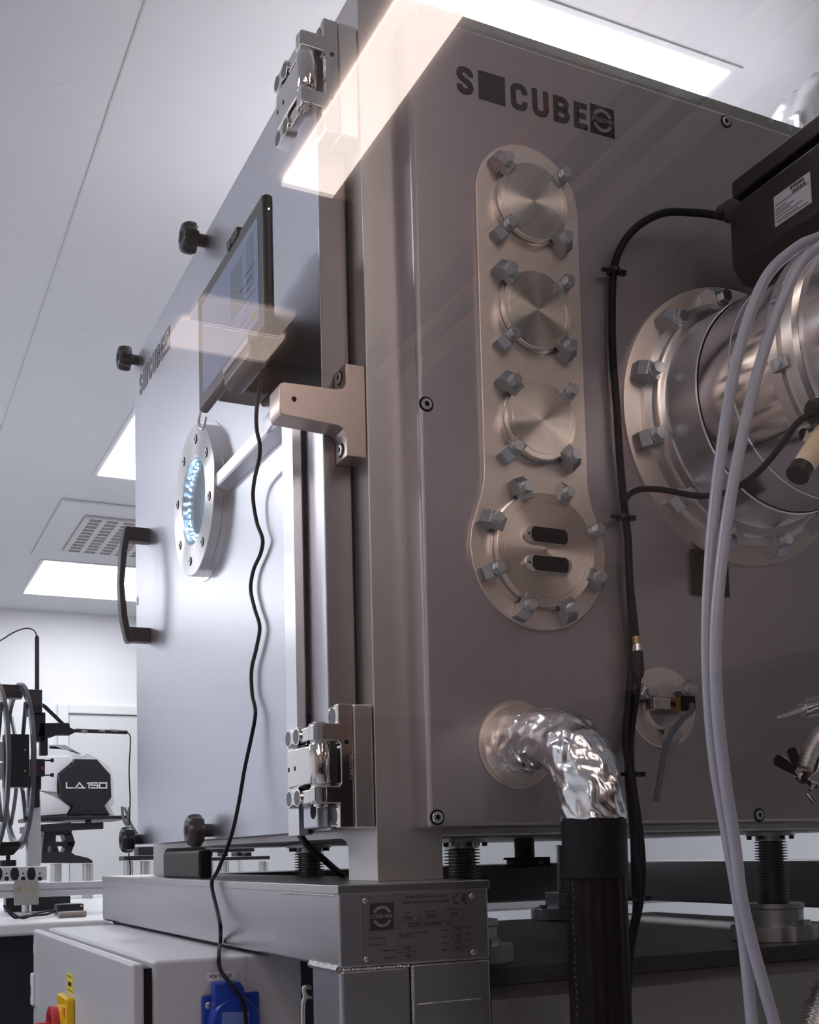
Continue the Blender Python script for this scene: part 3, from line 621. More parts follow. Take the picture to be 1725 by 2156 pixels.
# ================================================================== door hardware
def knob(y, z, lab, m=M_black):
    t = thing('star_knob', (XD, y, z), lab, 'knob', 'star knobs round the door')
    n = 60
    def rr(a): return .0272+.0017*math.cos(8*a)
    bm = MB(); rings = []
    for x, s in ((.030, 0), (.030, .72), (.027, .9), (.020, 1), (.008, 1), (.0035, .92), (.002, .75), (.002, 0)):
        xx = XD-.0165-(x-.002)
        if s == 0: rings.append([bm.bm.verts.new((xx, y, z))]); continue
        rings.append([bm.bm.verts.new((xx, y+rr(2*math.pi*i/n)*s*math.cos(2*math.pi*i/n), z+rr(2*math.pi*i/n)*s*math.sin(2*math.pi*i/n))) for i in range(n)])
    for A, B in zip(rings, rings[1:]):
        for i in range(n):
            j = (i+1) % n
            if len(A) == 1: bm.bm.faces.new((A[0], B[i], B[j]))
            elif len(B) == 1: bm.bm.faces.new((A[i], A[j], B[0]))
            else: bm.bm.faces.new((A[i], A[j], B[j], B[i]))
    obj('knob_head', bm, m, t, smooth=50)
    obj('knob_stem', MB().cyl((XD, y, z), (XD-.020, y, z), .0115, 24), m, t)
    obj('knob_cap', MB().cyl((XD-.0444, y, z), (XD-.0455, y, z), .009, 20), M_halldark, t)
knob(.703, 1.1627, 'black star knob at the top edge of the door, above the tablet')
knob(1.261, 1.1640, 'black star knob at the upper left corner of the door beside the logo')
knob(.709, .0846, 'brown-black star knob at the bottom edge of the door, nearest the hanging cable', mat('brown_black_plastic', (.045, .036, .036), .38))
knob(1.2624, .0800, 'black star knob at the lower left corner of the door')
# handle
hx = XD-.052
hn = obj('door_handle', MB().prism([(hx+.004, .497), (hx+.0, .505), (hx-.010, .55), (hx-.0145, .622), (hx-.010, .695), (hx-.001, .744), (hx+.004, .749), (hx+.020, .747), (hx+.011, .735), (hx+.003, .69), (hx-.003, .622), (hx+.003, .555), (hx+.011, .512), (hx+.020, .4995)], (0, 1.154, 0), (1, 0, 0), (0, 0, 1), (0, .032, 0)), M_black, DT, bevel=.003)
for z in (.515, .733): obj('handle_foot', MB().box((hx+.003, 1.156, z-.0155), (XD, 1.184, z+.0155)), M_black, hn, bevel=.002)
# screw hole
obj('plug_screw', MB().cyl((XD-.0015, 1.283, .615), (XD+.001, 1.283, .615), .010, 24), M_clamp, None, 'small dark screw at the left edge of the door beside the handle', 'screw')
# porthole
VC = Vector((XD, .712, .677))
t = thing('porthole', (XD, VC.y, VC.z-.143), 'round bolted steel porthole with blue lights glowing inside the door', 'porthole')
obj('back_disc', MB().lathe([(0, .08), (0, .1425), (.0018, .1425), (.0018, .08)], VC, (-1, 0, 0), 96), M_bright, t)
XR = .0255
obj('spacer_ring', MB().lathe([(.0018, .079), (.0018, .1345), (.0075, .1345), (.0082, .1335), (.0082, .079)], VC, (-1, 0, 0), 96), M_steel, t, smooth=20)
rg = MB().lathe([(.0085, .077), (.0085, .1340), (.0090, .1345), (XR-.001, .1345), (XR, .1335), (XR, .080), (XR-.002, .0765), (.004, .0765), (.004, .079)], (0, 0, 0), (-1, 0, 0), 96)
for v in rg.bm.verts: v.co += VC
o = obj('bolt_ring', rg, radial_metal('turned_aluminium', (.78, .77, .79), .34, 'x'), t, smooth=20); origin_at(o, VC)
for k in range(8):
    a = math.radians(45*k+12); p = VC+Vector((-XR, math.cos(a)*.108, math.sin(a)*.108))
    obj('ring_recess', MB().cyl(p+Vector((-.0003, 0, 0)), p+Vector((.001, 0, 0)), .0085, 20), M_void, t)
    obj('ring_screw', MB().lathe([(.0004, .0036), (.0004, .0066), (.0014, .0072), (.0022, .0066), (.0022, .0036), (.0004, .0036)], p, (-1, 0, 0), 20), M_bolt, t)
obj('porthole_glass', MB().cyl(VC+Vector((-.0205, 0, 0)), VC+Vector((-.0225, 0, 0)), .0766, 64), M_port, t)
obj('inner_wall', MB().lathe([(.001, 0), (.001, .0764), (.004, .0764)], VC, (-1, 0, 0), 64), mat('inner_shade', (.13, .16, .19), .30, .6), t)
for j, (rad_, xo) in enumerate(((.0690, .0130), (.0610, .0130))):
    for k in range(17):
        a = math.radians(92+176*k/16*.98)
        p = VC+Vector((-.0022-xo, -math.cos(a)*rad_, math.sin(a)*rad_))
        obj('led_light', MB().sphere(p, .0023 if j == 0 else .0019, 8), M_ledw if (k+j) % 3 else M_led, t)
o = obj('led_strip', MB().prism(arc(0, 0, .0740, 88, 272, 40)+arc(0, 0, .0585, 272, 88, 40), VC+Vector((-.0135, 0, 0)), (0, -1, 0), (0, 0, 1), (-.0008, 0, 0)), mat('led_carrier', (.05, .16, .22), .3), t)
obj('warning_sticker', MB().obox((XD-.0007, .868, .642), .0012, .022, .03), M_pink, None, 'tiny pink sticker left of the porthole', 'sticker')
# rails on the door
t = thing('cable_rail', (.04, .24, ZB), 'upright aluminium cable trunking on the hinge side of the door', 'rail')
obj('rail_profile', MB().prism([(.0485, .211), (.0300, .211), (.0300, .254), (.0355, .269), (.0485, .269)], (0, 0, .064), (1, 0, 0), (0, 1, 0), (0, 0, .60)), M_bright, t, flat=True)
obj('rail_gasket', MB().box((.0435, .2083, .066), (.0488, .2108, .655)), M_rubber, t)
t = thing('cross_rail', (.04, .42, .66), 'level aluminium bar running from the porthole to the T-shaped bracket', 'rail')
obj('bar_profile', MB().prism([(.0485, .656), (.0290, .661), (.0270, .664), (.0270, .6845), (.0485, .6845)], (0, .271, 0), (1, 0, 0), (0, 0, 1), (0, .306, 0)), M_bright, t, flat=True)
obj('bar_sleeve', MB().prism([(.0485, .653), (.0270, .658), (.0245, .662), (.0245, .688), (.0485, .688)], (0, .212, 0), (1, 0, 0), (0, 0, 1), (0, .125, 0)), M_bright, t, flat=True)
# T bracket
t = thing('t_bracket', (.08, .12, .565), 'beige-grey T-shaped metal bracket reaching from the frame across the door edge', 'bracket')
x0, x1, xa = -.0276, .0945, .0660
out = [(x0+.004, .6085)] + [(xa-.012, .6035)] + arc(xa-.010, .5935, .010, 90, 10, 5) + [(xa, .565), (x1, .565), (x1, .692), (xa, .692)] + arc(xa-.008, .6605, .008, -5, -90, 3) + [(x0+.006, .6525)] + arc(x0+.006, .6465, .006, 90, 180, 3)[1:] + arc(x0+.006, .6145, .006, 180, 270, 3)
out = [(x0+.006, .6075), (xa-.012, .6045), (xa-.004, .6010), (xa, .594), (xa, .565), (x1, .565), (x1, .692), (xa, .692), (xa, .664), (xa-.004, .6565), (xa-.012, .6545), (x0+.006, .6520), (x0+.0018, .650), (x0, .646), (x0, .6135), (x0+.0018, .609)]
obj('bracket_body', MB().prism(out, (0, .0995, 0), (1, 0, 0), (0, 0, 1), (0, .040, 0)), mat('bracket_metal', (.62, .51, .46), .36, .95), t, bevel=.0012)
obj('bracket_hole', MB().cyl((x0+.020, .0993, .631), (x0+.020, .1005, .631), .0035, 20), M_void, t)
for z in (.6785, .5785):
    p = Vector((xa, .1195, z))
    obj('bracket_recess', MB().cyl(p+Vector((-.0003, 0, 0)), p+Vector((.001, 0, 0)), .0098, 20), M_void, t)
    obj('bracket_screw', MB().lathe([(.0004, .0038), (.0004, .0075), (.0020, .0078), (.003, .0070), (.003, .0038), (.0004, .0038)], p, (-1, 0, 0), 20), M_bolt, t)
# hinges
def hinge(lab):
    t = obj('door_hinge', MB().box((.0660, .098, .0702), (.0940, .140, .2325)), M_steel, DT, bevel=.003, seg=3)
    out = [(.0655, .0702), (.0655, .2325), (.0445, .2325), (.0445, .2065), (.013, .2065), (.010, .2035), (.010, .1830), (.044, .1830), (.0475, .1790), (.0475, .1290), (.044, .1250), (.010, .1250), (.010, .1050), (.013, .102), (.0445, .102), (.0445, .0702)]
    obj('fixed_leaf', MB().prism(out, (0, .0985, 0), (1, 0, 0), (0, 0, 1), (0, .014, 0)), M_chrome, t, bevel=.002, seg=3)
    kb = MB()
    ax = Vector((.0235, .112, 0))
    for z0, z1 in ((.1835, .2065), (.1022, .1245)): kb.lathe([(z0, 0), (z0, .0125), (z0+.002, .0140), (z1-.002, .0140), (z1, .0125), (z1, 0)], ax, (0, 0, 1), 40)
    obj('outer_knuckle', kb, M_chrome, t)
    obj('middle_knuckle', MB().lathe([(.1275, 0), (.1275, .0125), (.1295, .0138), (.1785, .0138), (.1805, .0125), (.1805, 0)], ax, (0, 0, 1), 40), M_chrome, t)
    obj('hinge_washer', MB().lathe([(.1247, 0), (.1247, .0120), (.1273, .0120), (.1273, 0)], ax, (0, 0, 1), 32).lathe([(.1807, 0), (.1807, .0120), (.1833, .0120), (.1833, 0)], ax, (0, 0, 1), 32), M_steel, t)
    obj('hinge_pin', MB().cyl(ax+Vector((0, 0, .0985)), ax+Vector((0, 0, .1022)), .0095, 24).cyl(ax+Vector((0, 0, .0965)), ax+Vector((0, 0, .0990)), .006, 24).cyl(ax+Vector((0, 0, .2065)), ax+Vector((0, 0, .2085)), .0085, 24), M_chrome, t, bevel=.0005)
    obj('moving_leaf', MB().prism([(.118, .129), (.206, .127), (.211, .131), (.211, .176), (.206, .181), (.118, .179)], (.0140, 0, 0), (0, 1, 0), (0, 0, 1), (.0155, 0, 0)), M_chrome, t, bevel=.0025, seg=3)
    for y in (.204, .180): 
        obj('leaf_hole', MB().cyl((.0137, y, .153), (.0150, y, .153), .0032, 18), M_void, t)
    for zc in (.1955, .113):
        er = MB(); pts = arc(.203, zc, .0128, -90, 90, 10) + arc(.172, zc, .0128, 90, 270, 10)
        pts = arc(.203, zc, .0128, -80, 80, 10) + [(.1875, zc+.0085)] + arc(.172, zc, .0128, 100, 260, 10) + [(.1875, zc-.0085)]
        ear = obj('hinge_ear', er.prism(pts, (.0130, 0, 0), (0, 1, 0), (0, 0, 1), (.0165, 0, 0)), M_chrome, t, bevel=.0012)
        for y in (.203, .172): obj('ear_hole', MB().cyl((.0127, y, zc), (.0142, y, zc), .0098, 26), mat('hole_grey', (.12, .13, .14), .3, .6), t)
        obj('ear_neck', MB().box((.016, .128, zc-.0095), (.0285, .164, zc+.0095)), M_chrome, t, bevel=.002)
    for zc in (.2165, .0865):
        er = MB().prism(arc(.118, zc, .0150, 0, 360, 26)[:-1], (.0440, 0, 0), (0, 1, 0), (0, 0, 1), (.021, 0, 0))
        ear = obj('block_ear', MB().box((.0440, .1005, zc-.0155), (.066, .136, zc+.0155)), M_chrome, t, bevel=.006, seg=4)
        obj('ear_hole', MB().cyl((.0437, .118, zc), (.0450, .118, zc), .0118, 26), mat('hole_grey', (.12, .13, .14), .3, .6), t)
    text('hinge_mark', 'TAKIGEN', (.0645, .0984, .133), (0, 0, 1), (-1, 0, 0), .0048, M_steel, t, fit=.032)
    for z in (.182, .119): obj('leaf_pin_hole', MB().cyl((.0560, .0982, z), (.0560, .0992, z), .0032, 16), M_void, t)
    return t
h = hinge(None)
h2 = copy_tree(h, DT); h2.location.z += .941
obj('hinge_spacer', MB().box((.030, .1425, .0715), (.0485, .195, .115)), M_door, None, 'small grey spacer plate with a hole below the lower hinge', 'plate', bevel=.003)
obj('spacer_hole', MB().cyl((.0296, .156, .094), (.0306, .156, .094), .010, 24), M_void, bpy.data.objects['hinge_spacer'])
# ================================================================== tablet
TX = -.045
t = thing('tablet', (TX, .27, .70), 'tablet computer in a black holder on the door, screen lit blue', 'tablet')
yA = U('x', TX, 553, 414).y; yB = U('x', TX, 420, 620).y; zt = U('x', TX, 553, 414).z; zb = U('x', TX, 424, 866).z
yA, yB, zt, zb = .100, .418, .905, .722
obj('tablet_case', MB().box((TX, yA, zb), (TX+.014, yB, zt)), M_black, t, bevel=.005, seg=3)
obj('tablet_front', MB().box((TX-.0012, yA+.003, zb+.003), (TX+.001, yB-.003, zt-.003)), M_glass_lcd, t, bevel=.001)
sc = obj('tablet_screen', MB().box((TX-.0016, yA+.022, zb+.020), (TX-.001, yB-.026, zt-.022)), M_screen, t)
for (a, b, z0, z1) in ((.14, .17, .80, .872), (.19, .245, .79, .862)): obj('screen_field', MB().box((TX-.0018, a, z0), (TX-.0015, b, z1)), M_green, sc)
ln = MB()
for i in range(7): ln.box((TX-.0018, .135+.012*(i % 3), .775-.012*i+.05), (TX-.0015, .18+.02*(i % 2), .7765-.012*i+.05))
obj('screen_text', ln, M_inkgrey, sc)
obj('screen_icon', MB().box((TX-.0018, .128, .748), (TX-.0015, .150, .762)), mat('olive_patch', (.12, .12, .03), .4, emit=((.25, .25, .12), .25)), sc)
obj('power_light', MB().sphere((TX+.007, yA-.0006, zt-.022), .0012, 8), M_led, t)
for y0, y1, zz in ((.185, .215, 1), (.217, .235, 1)): obj('top_clip', MB().box((TX-.004, y0+.02, zt-.006), (TX+.018, y1+.02, zt+.008)), M_black, t, bevel=.003)
cup = MB().prism([(-.051, .727), (-.034, .727), (-.020, .716), (-.018, .706), (-.026, .697), (-.040, .696), (-.051, .705)], (0, .148, 0), (1, 0, 0), (0, 0, 1), (0, .122, 0))
obj('bottom_cradle', cup, M_black, t, bevel=.005, seg=3)
obj('cradle_lip', MB().box((TX-.0080, .150, .7215), (TX-.002, .268, .731)), mat('grey_lip', (.35, .35, .38), .4), t, bevel=.001)
obj('holder_plate', MB().box((-.0305, .135, .760), (-.026, .36, .865)), M_black, t, bevel=.004)
obj('holder_arm', MB().box((-.026, .345, .740), (XD, .412, .870)), M_black, t, bevel=.01, seg=3)
obj('hand_loop', MB().tube([(TX+.010, .420, .745), (TX+.006, .437, .728), (TX+.006, .443, .712), (TX+.010, .436, .705), (TX+.012, .424, .720)], .0022, 8), M_steel, t)
# tablet cable: hangs from the cradle, runs down the front and ends in the blue socket
px = [(553, 752, -.025), (552, 785, -.022), (545, 830, -.015), (540, 870, .0), (541, 905, .013), (547, 935, .016), (546, 965, .018), (536, 1010, .03), (533, 1050, .035), (541, 1100, .038), (553, 1135, .040), (549, 1165, .042), (534, 1200, .042), (528, 1240, .042), (536, 1280, .042), (547, 1320, .042), (540, 1365, .042), (530, 1410, .042), (531, 1460, .042), (538, 1500, .040), (530, 1550, .036), (515, 1620, .028), (503, 1690, .018), (487, 1760, .006), (460, 1830, -.008), (446, 1860, -.009), (446, 1885, -.008), (461, 1930, -.006), (464, 1975, -.006), (461, 2025, -.008)]
pts = [U('x', v, a, b) for a, b, v in px[:-4]] + [U('x', -.012, 457, 1915), U('x', -.020, 464, 1950), U('z', -.096, 464, 1985), U('z', -.0965, 462, 1998), U('y', .337, 461, 2014), U('y', .333, 461, 2028), U('y', .326, 466, 2045), U('y', .312, 483, 2068), U('y', .303, 505, 2098), U('y', .301, 515, 2125), U('y', .300, 518, 2156), U('y', .300, 516, 2200)]
obj('tablet_cable', MB().tube(pts, .0030, 12, 8), M_rubber, None, 'long thin black cable winding down from the tablet to the blue socket', 'cable')
cb = [U('x', .055, 628, 1752), U('x', .06, 650, 1783), U('x', .09, 680, 1808), U('x', .13, 703, 1828), U('x', .19, 724, 1844)]
obj('drain_cable', MB().tube(cb, .0050, 12, 8), M_rubber, None, 'short thick black cable running under the door to the post', 'cable')
# ================================================================== base frame
t = thing('base_frame', (.1, .7, ZF), 'welded stainless steel base frame under the chamber with thick beams and legs', 'base frame')
obj('front_beam', MB().box((0, 0, -.0995), (.2045, 1.4454, -.002)), M_beam, t, bevel=.0035, seg=3)
obj('top_plate', MB().box((-.0008, -.0008, -.0115), (.2072, 1.4462, 0)), mat('top_plate_steel', (.50, .49, .50), .30, 1.0), t, bevel=.0015)
obj('frame_leg', MB().box((0.0005, 0.0005, ZF), (.094, .0955, -.0995)), M_beam, t, bevel=.006, seg=3)
obj('frame_leg', MB().box((0.0005, 1.35, ZF), (.094, 1.444, -.0995)), M_beam, t, bevel=.006, seg=3)
obj('corner_box', MB().box((.0945, 0.0005, -.40), (.2045, .0955, -.0995)), M_beam, t, bevel=.003)
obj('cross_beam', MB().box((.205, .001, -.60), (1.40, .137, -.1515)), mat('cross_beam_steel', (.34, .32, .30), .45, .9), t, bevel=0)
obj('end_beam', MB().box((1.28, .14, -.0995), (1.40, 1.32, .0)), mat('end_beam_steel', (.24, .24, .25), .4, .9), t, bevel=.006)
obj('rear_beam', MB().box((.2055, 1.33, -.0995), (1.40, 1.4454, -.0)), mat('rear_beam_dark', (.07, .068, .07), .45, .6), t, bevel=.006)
wd = MB()
def bead(a, b, r, n):
    a = Vector(a); b = Vector(b); random.seed(int(a.x*1000+b.y*777)+n)
    for i in range(n):
        p = a.lerp(b, (i+.5)/n)+Vector((random.uniform(-1, 1), random.uniform(-1, 1), random.uniform(-1, 1)))*r*.25
        wd.sphere(p, r*random.uniform(.8, 1.15), 8)
wd.tube([(-.001, .001, -.1), (-.001, .03, -.1), (-.001, .065, -.1), (-.001, .094, -.1)], .0042, 10, 6)
bead((-.001, .004, -.0975), (-.001, .094, -.0975), .0026, 16)
bead((.004, -.0002, -.1005), (.092, -.0002, -.1005), .0018, 34)
bead((-.0004, .012, -.0130), (-.0004, .20, -.0130), .0012, 40)
wd.tube([(.0955, -.0002, -.102), (.0950, -.0002, -.25), (.0955, -.0002, -.39)], .0022, 8, 4)
wd.tube([(.100, -.0002, -.1480), (.15, -.0002, -.1475), (.19, -.0002, -.1475)], .0009, 8, 4)
obj('weld_seam', wd, M_weld, t)
# nameplate
n1 = thing('nameplate', (.105, -.0006, -.0973), 'engraved maker nameplate riveted to the corner of the base frame', 'nameplate')
NX0, NX1, NZ0, NZ1 = .0275, .1855, -.0965, -.0128
obj('plate_sheet', MB().box((NX0, -.0016, NZ0), (NX1, -.0001, NZ1)), mat('nameplate_steel', (.40, .37, .37), .38, .95), n1, bevel=.0004)
for x in (NX0+.006, NX1-.006):
    for z in (NZ0+.007, NZ1-.007):
        obj('rivet', MB().lathe([(0, .0034), (.0012, .0032), (.0018, .0022), (.0018, .0013), (.001, .0011), (.001, 0)], (x, -.0016, z), (0, -1, 0), 20), M_bolt, n1)
FX, FZ = (1, 0, 0), (0, 0, 1); yy = -.00165
emblem((NX0+.0125, yy, NZ1-.0425), FX, FZ, .031, n1, M_ink, mat('plate_light', (.34, .32, .31), .4, .5))
W_ = NX1-NX0
def npx(u): return NX0+(u-270)/(1445-270)*W_          # u, v as read off the plate
def npz(v): return NZ1-(v-275)/(1000-275)*(NZ1-NZ0)
def nt(s, u, v, u2, h): text('plate_text', s, (npx(u), yy, npz(v)), FX, FZ, h, M_ink, n1, fit=npx(u2)-npx(u), bold=.012, thick=.0002)
nt('STREICHER spol. s r.o. Plzen', 715, 335, 1130, .0036); nt('33205 Stenovice Ceska republika', 685, 392, 1165, .0038)
text('plate_mark', 'C', (npx(1205), yy, npz(415)), FX, FZ, .0125, M_ink, n1, fit=.0075, bold=.02, thick=.0002)
text('plate_mark', '\u20AC', (npx(1290), yy, npz(415)), FX, FZ, .0125, M_ink, n1, fit=.0080, bold=.02, thick=.0002)
nt('Type', 705, 495, 765, .0030); nt('Number', 920, 490, 1020, .0030); nt('Production Date', 1115, 478, 1300, .0030)
nt('TVAC', 690, 560, 790, .0048); nt('94062', 920, 553, 1030, .0048); nt('2025', 1165, 542, 1250, .0048)
nt('SCUBE UNIVERSAL TVAC', 740, 632, 1210, .0050)
nt('Chamber vessel', 335, 650, 550, .0030); nt('Vacuum limit', 340, 737, 515, .0030); nt('Temperature', 340, 807, 515, .0030)
nt('1x10-7', 655, 730, 790, .0044); nt('mbar abs.', 820, 705, 935, .0030)
nt('Width', 1070, 695, 1140, .0030); nt('Depth', 1070, 768, 1140, .0030); nt('Height', 1070, 838, 1150, .0030); nt('Mass', 1075, 908, 1138, .0030)
nt('1320', 1195, 697, 1280, .0044); nt('1440', 1195, 768, 1282, .0044); nt('2220', 1195, 837, 1285, .0044); nt('1500', 1195, 908, 1285, .0044)
nt('mm', 1325, 680, 1375, .0024); nt('mm', 1325, 752, 1375, .0024); nt('mm', 1325, 820, 1375, .0024); nt('kg', 1325, 890, 1360, .0024)
nt('Maximum', 485, 872, 620, .0030); nt('Minimum', 490, 945, 615, .0030); nt('150', 690, 870, 760, .0044); nt('-80', 695, 943, 755, .0044); nt('C', 820, 855, 835, .0024); nt('C', 820, 925, 835, .0024)
bxs = MB()
for (a, b, c_, d_) in ((632, 518, 855, 572), (868, 508, 1088, 566), (1102, 495, 1310, 553), (635, 585, 1312, 648), (637, 685, 802, 742), (638, 825, 803, 890), (638, 890, 803, 960), (1160, 655, 1310, 715), (1160, 715, 1310, 785), (1160, 785, 1310, 855), (1160, 855, 1310, 920)):
    x0_, x1_, z1_, z0_ = npx(a), npx(c_), npz(b), npz(d_); w_ = .0003
    for q in (((x0_, z0_), (x1_, z0_+w_)), ((x0_, z1_-w_), (x1_, z1_)), ((x0_, z0_), (x0_+w_, z1_)), ((x1_-w_, z0_), (x1_, z1_))):
        bxs.box((q[0][0], yy, q[0][1]), (q[1][0], yy-.0003, q[1][1]))
obj('plate_frames', bxs, M_ink, n1)
# ---- vibration isolators
def bellows(x, y, z0, z1, r, n, t, m):
    prof = [(0, r*.62)]
    for i in range(n):
        a = (z1-z0)*(i+.15)/n; b = (z1-z0)*(i+.85)/n
        p_ = (z1-z0)/n; prof += [(a, r*.74), (a+.12*p_, r*.97), (a+.22*p_, r), (a+.36*p_, r), (a+.46*p_, r*.97), (a+.58*p_, r*.74)]
    prof += [(z1-z0, r*.62)]
    obj('bellows', MB().lathe(prof, (x, y, z0), (0, 0, 1), 40), m, t, smooth=30)
def foot_disc(x, y, z, r, t):
    bm = MB(); n = 72; pts = [((r-(.004 if (i//3) % 4 == 0 else 0))*math.cos(2*math.pi*i/n), (r-(.004 if (i//3) % 4 == 0 else 0))*math.sin(2*math.pi*i/n)) for i in range(n)]
    obj('foot_disc', bm.prism(pts, (x, y, z), (1, 0, 0), (0, 1, 0), (0, 0, .026)), M_clamp, t, bevel=.0015)
    for a in (60, 180, 300):
        p = Vector((x+r*.72*math.cos(math.radians(a)), y+r*.72*math.sin(math.radians(a)), z+.026)); obj('foot_bolt', MB().cyl(p, p+Vector((0, 0, .008)), .009, 6), M_clamp, t)
M_bel = mat('bellows_steel', (.16, .155, .16), .33, .9)
ZS = -.126
def isolator(x, y, lab, z0=ZS, zt=.056, r=.027, n=22, foot=True, ztop=None):
    t = thing('bellows_isolator', (x, y, z0), lab, 'isolator', 'bellows supports under the chamber')
    if foot:
        foot_disc(x, y, z0, .072, t); obj('foot_hub', MB().lathe([(.026, 0), (.026, .048), (.052, .048), (.054, .05), (.062, .05), (.062, 0)], (x, y, z0), (0, 0, 1), 40), M_clamp, t)
        zz = z0+.062
    else: zz = z0
    bellows(x, y, zz, zt-.015, r, n, t, M_bel)
    obj('top_collar', MB().lathe([(zt-.0155, 0), (zt-.0155, r*.92), (zt-.0065, r*.92), (zt-.0065, r*1.5), (zt-.0005, r*1.5), (zt-.0005, 0)], (x, y, 0), (0, 0, 1), 40), M_clamp, t)
    for k in range(6):
        a = math.radians(60*k+20); p = Vector((x+r*1.28*math.cos(a), y+r*1.28*math.sin(a), zt-.0065)); obj('collar_bolt', MB().cyl(p, p-Vector((0, 0, .006)), .0042, 8), M_black, t)
def xat(px_, y): return U('y', y, px_, 1800).x
isolator(xat(973, .23), .23, 'ribbed bellows support beside the post, under the front corner of the dark panel')
isolator(xat(1624, .23), .23, 'ribbed bellows support standing on a large disc at the lower right')
isolator(.229, .70, 'ribbed bellows support behind the front beam, left of the post')
t = thing('threaded_support', (xat(1180, 1.0), 1.0, ZS), 'slim threaded steel rod on a disc foot, seen behind the black hose', 'support')
xx = xat(1182, 1.0)
foot_disc(xx, 1.0, ZS, .075, t)
obj('rod_block', MB().box((xx-.03, .97, ZS+.026), (xx+.03, 1.03, ZS+.062)), M_clamp, t, bevel=.002)
bellows(xx, 1.0, ZS+.062, .045, .012, 30, t, M_clamp)
# vacuum fitting hanging below
fx = xat(1105, .35)
t = thing('blank_fitting', (fx, .35, .0), 'small clamped pipe fitting hanging under the chamber', 'fitting')
obj('fitting_tube', MB().cyl((fx, .35, .022), (fx, .35, .0555), .0165, 28), M_brownblk, t)
obj('fitting_clamp', MB().lathe([(0, 0), (0, .034), (.003, .036), (.004, .030), (.012, .030), (.013, .036), (.016, .034), (.016, 0)], (fx, .35, .008), (0, 0, 1), 36).box((fx+.02, .335, .008), (fx+.040, .362, .024)), M_brownblk, t, bevel=.0006)
# slab
t = thing('breadboard_slab', (.85, .75, ZS-.03), 'black perforated slab lying inside the base frame', 'slab')
obj('slab_top', MB().box((.206, .130, -.1513), (1.278, 1.06, ZS)), M_slab, t, bevel=.002)
# dark block and rear post of the front beam, left
t = thing('dark_block', (.05, 1.0, 0), 'dark brown block standing on the front beam under the door', 'block')
a, b = U('x', .03, 343, 1840), U('x', .03, 432, 1840)
obj('block_body', MB().box((.03, b.y+.04, 0.0002), (.055, a.y, .050)), M_brownblk, t, bevel=.006, seg=3)
# ================================================================== electrical cabinet
t = thing('control_cabinet', (-.03, .83, ZF), 'grey enamelled electrical cabinet with a red switch, tucked under the front beam', 'cabinet')
obj('cabinet_body', MB().box((-.141, .345, ZF+.1), (-.0015, 1.31, -.1055)).box((-.1, .346, ZF+.1), (.08, 1.309, -.106)), M_cab, t, bevel=.006, seg=3)
cd_ = obj('cabinet_door', MB().box((-.171, .340, ZF+.1), (-.154, 1.315, -.1075)), M_cab, t, bevel=.005, seg=3)
obj('door_gasket', MB().box((-.1545, .352, ZF+.11), (-.1405, 1.302, -.116)), M_rubber, t)
obj('cabinet_plinth', MB().box((-.13, .36, ZF), (.07, 1.29, ZF+.1)), M_black, t)
obj('door_lock', MB().box((-.1785, 1.285, -.266), (-.1705, 1.308, -.198)), M_white, cd_, bevel=.005, seg=3)
obj('lock_slot', MB().box((-.1792, 1.293, -.245), (-.1782, 1.299, -.225)), mat('lock_mark', (.12, .05, .16), .5), cd_)
obj('hinge_tab', MB().box((-.1730, 1.288, -.157), (-.1708, 1.300, -.136)), M_white, cd_, bevel=.001)
yl = obj('warning_label', MB().box((-.1716, .8180, -.196), (-.1709, .880, -.163)), M_yellowlab, cd_)
obj('label_rule', MB().box((-.1720, .8190, -.1685), (-.1716, .878, -.1672)).box((-.1720, .8190, -.1925), (-.1716, .878, -.1912)), M_ink, cd_)
text('label_word', '400V', (-.1717, .869, -.1855), (0, -1, 0), (0, 0, 1), .009, M_ink, cd_, fit=.040, bold=.03, thick=.0004)
# socket side
sy = .345
s0 = thing('power_socket', (-.03, sy, -.24), 'blue flap-covered power socket on the side of the grey cabinet', 'socket')
obj('socket_flange', MB().box((-.0735, sy-.008, -.26), (.0115, sy-.0005, -.158)), M_blue, s0, bevel=.006, seg=3)
obj('socket_hood', MB().prism([(-.062, -.162), (-.062, -.139), (-.024, -.139), (-.017, -.150), (-.017, -.175), (-.062, -.175)], (0, sy-.0085, 0), (1, 0, 0), (0, 0, 1), (0, -.020, 0)), M_blue, s0, bevel=.003)
obj('socket_lid', MB().lathe([(0, 0), (0, .0365), (.010, .0372), (.020, .036), (.024, .033), (.025, 0)], (-.031, sy-.008, -.196), (0, -1, 0), 56), M_blue, s0, bevel=.001)
obj('lid_label', MB().prism([(-.024, -.017), (.015, -.017), (.019, .014), (-.021, .016)], (-.031, sy-.0332, -.196), (1, 0, 0), (0, 0, 1), (0, -.0006, 0)), M_bluelab, s0)
text('lid_word', '16A 250V', (-.050, sy-.0340, -.2035), FX, FZ, .0038, M_blue, s0, fit=.028, thick=.0003)
obj('flange_screw', MB().lathe([(0, .0052), (.001, .0052), (.002, .003), (.002, 0)], (-.0645, sy-.008, -.172), (0, -1, 0), 18), M_bolt, s0)
lb = obj('tablet_label', MB().box((-.0645, sy-.0009, -.1395), (-.0225, sy-.0002, -.1265)), M_labelw, None, 'small pale label reading FOR TABLET above the blue socket', 'label')
text('label_word', 'FOR TABLET', (-.0605, sy-.001, -.1352), FX, FZ, .0048, M_ink, lb, fit=.034, bold=.01, thick=.0003)
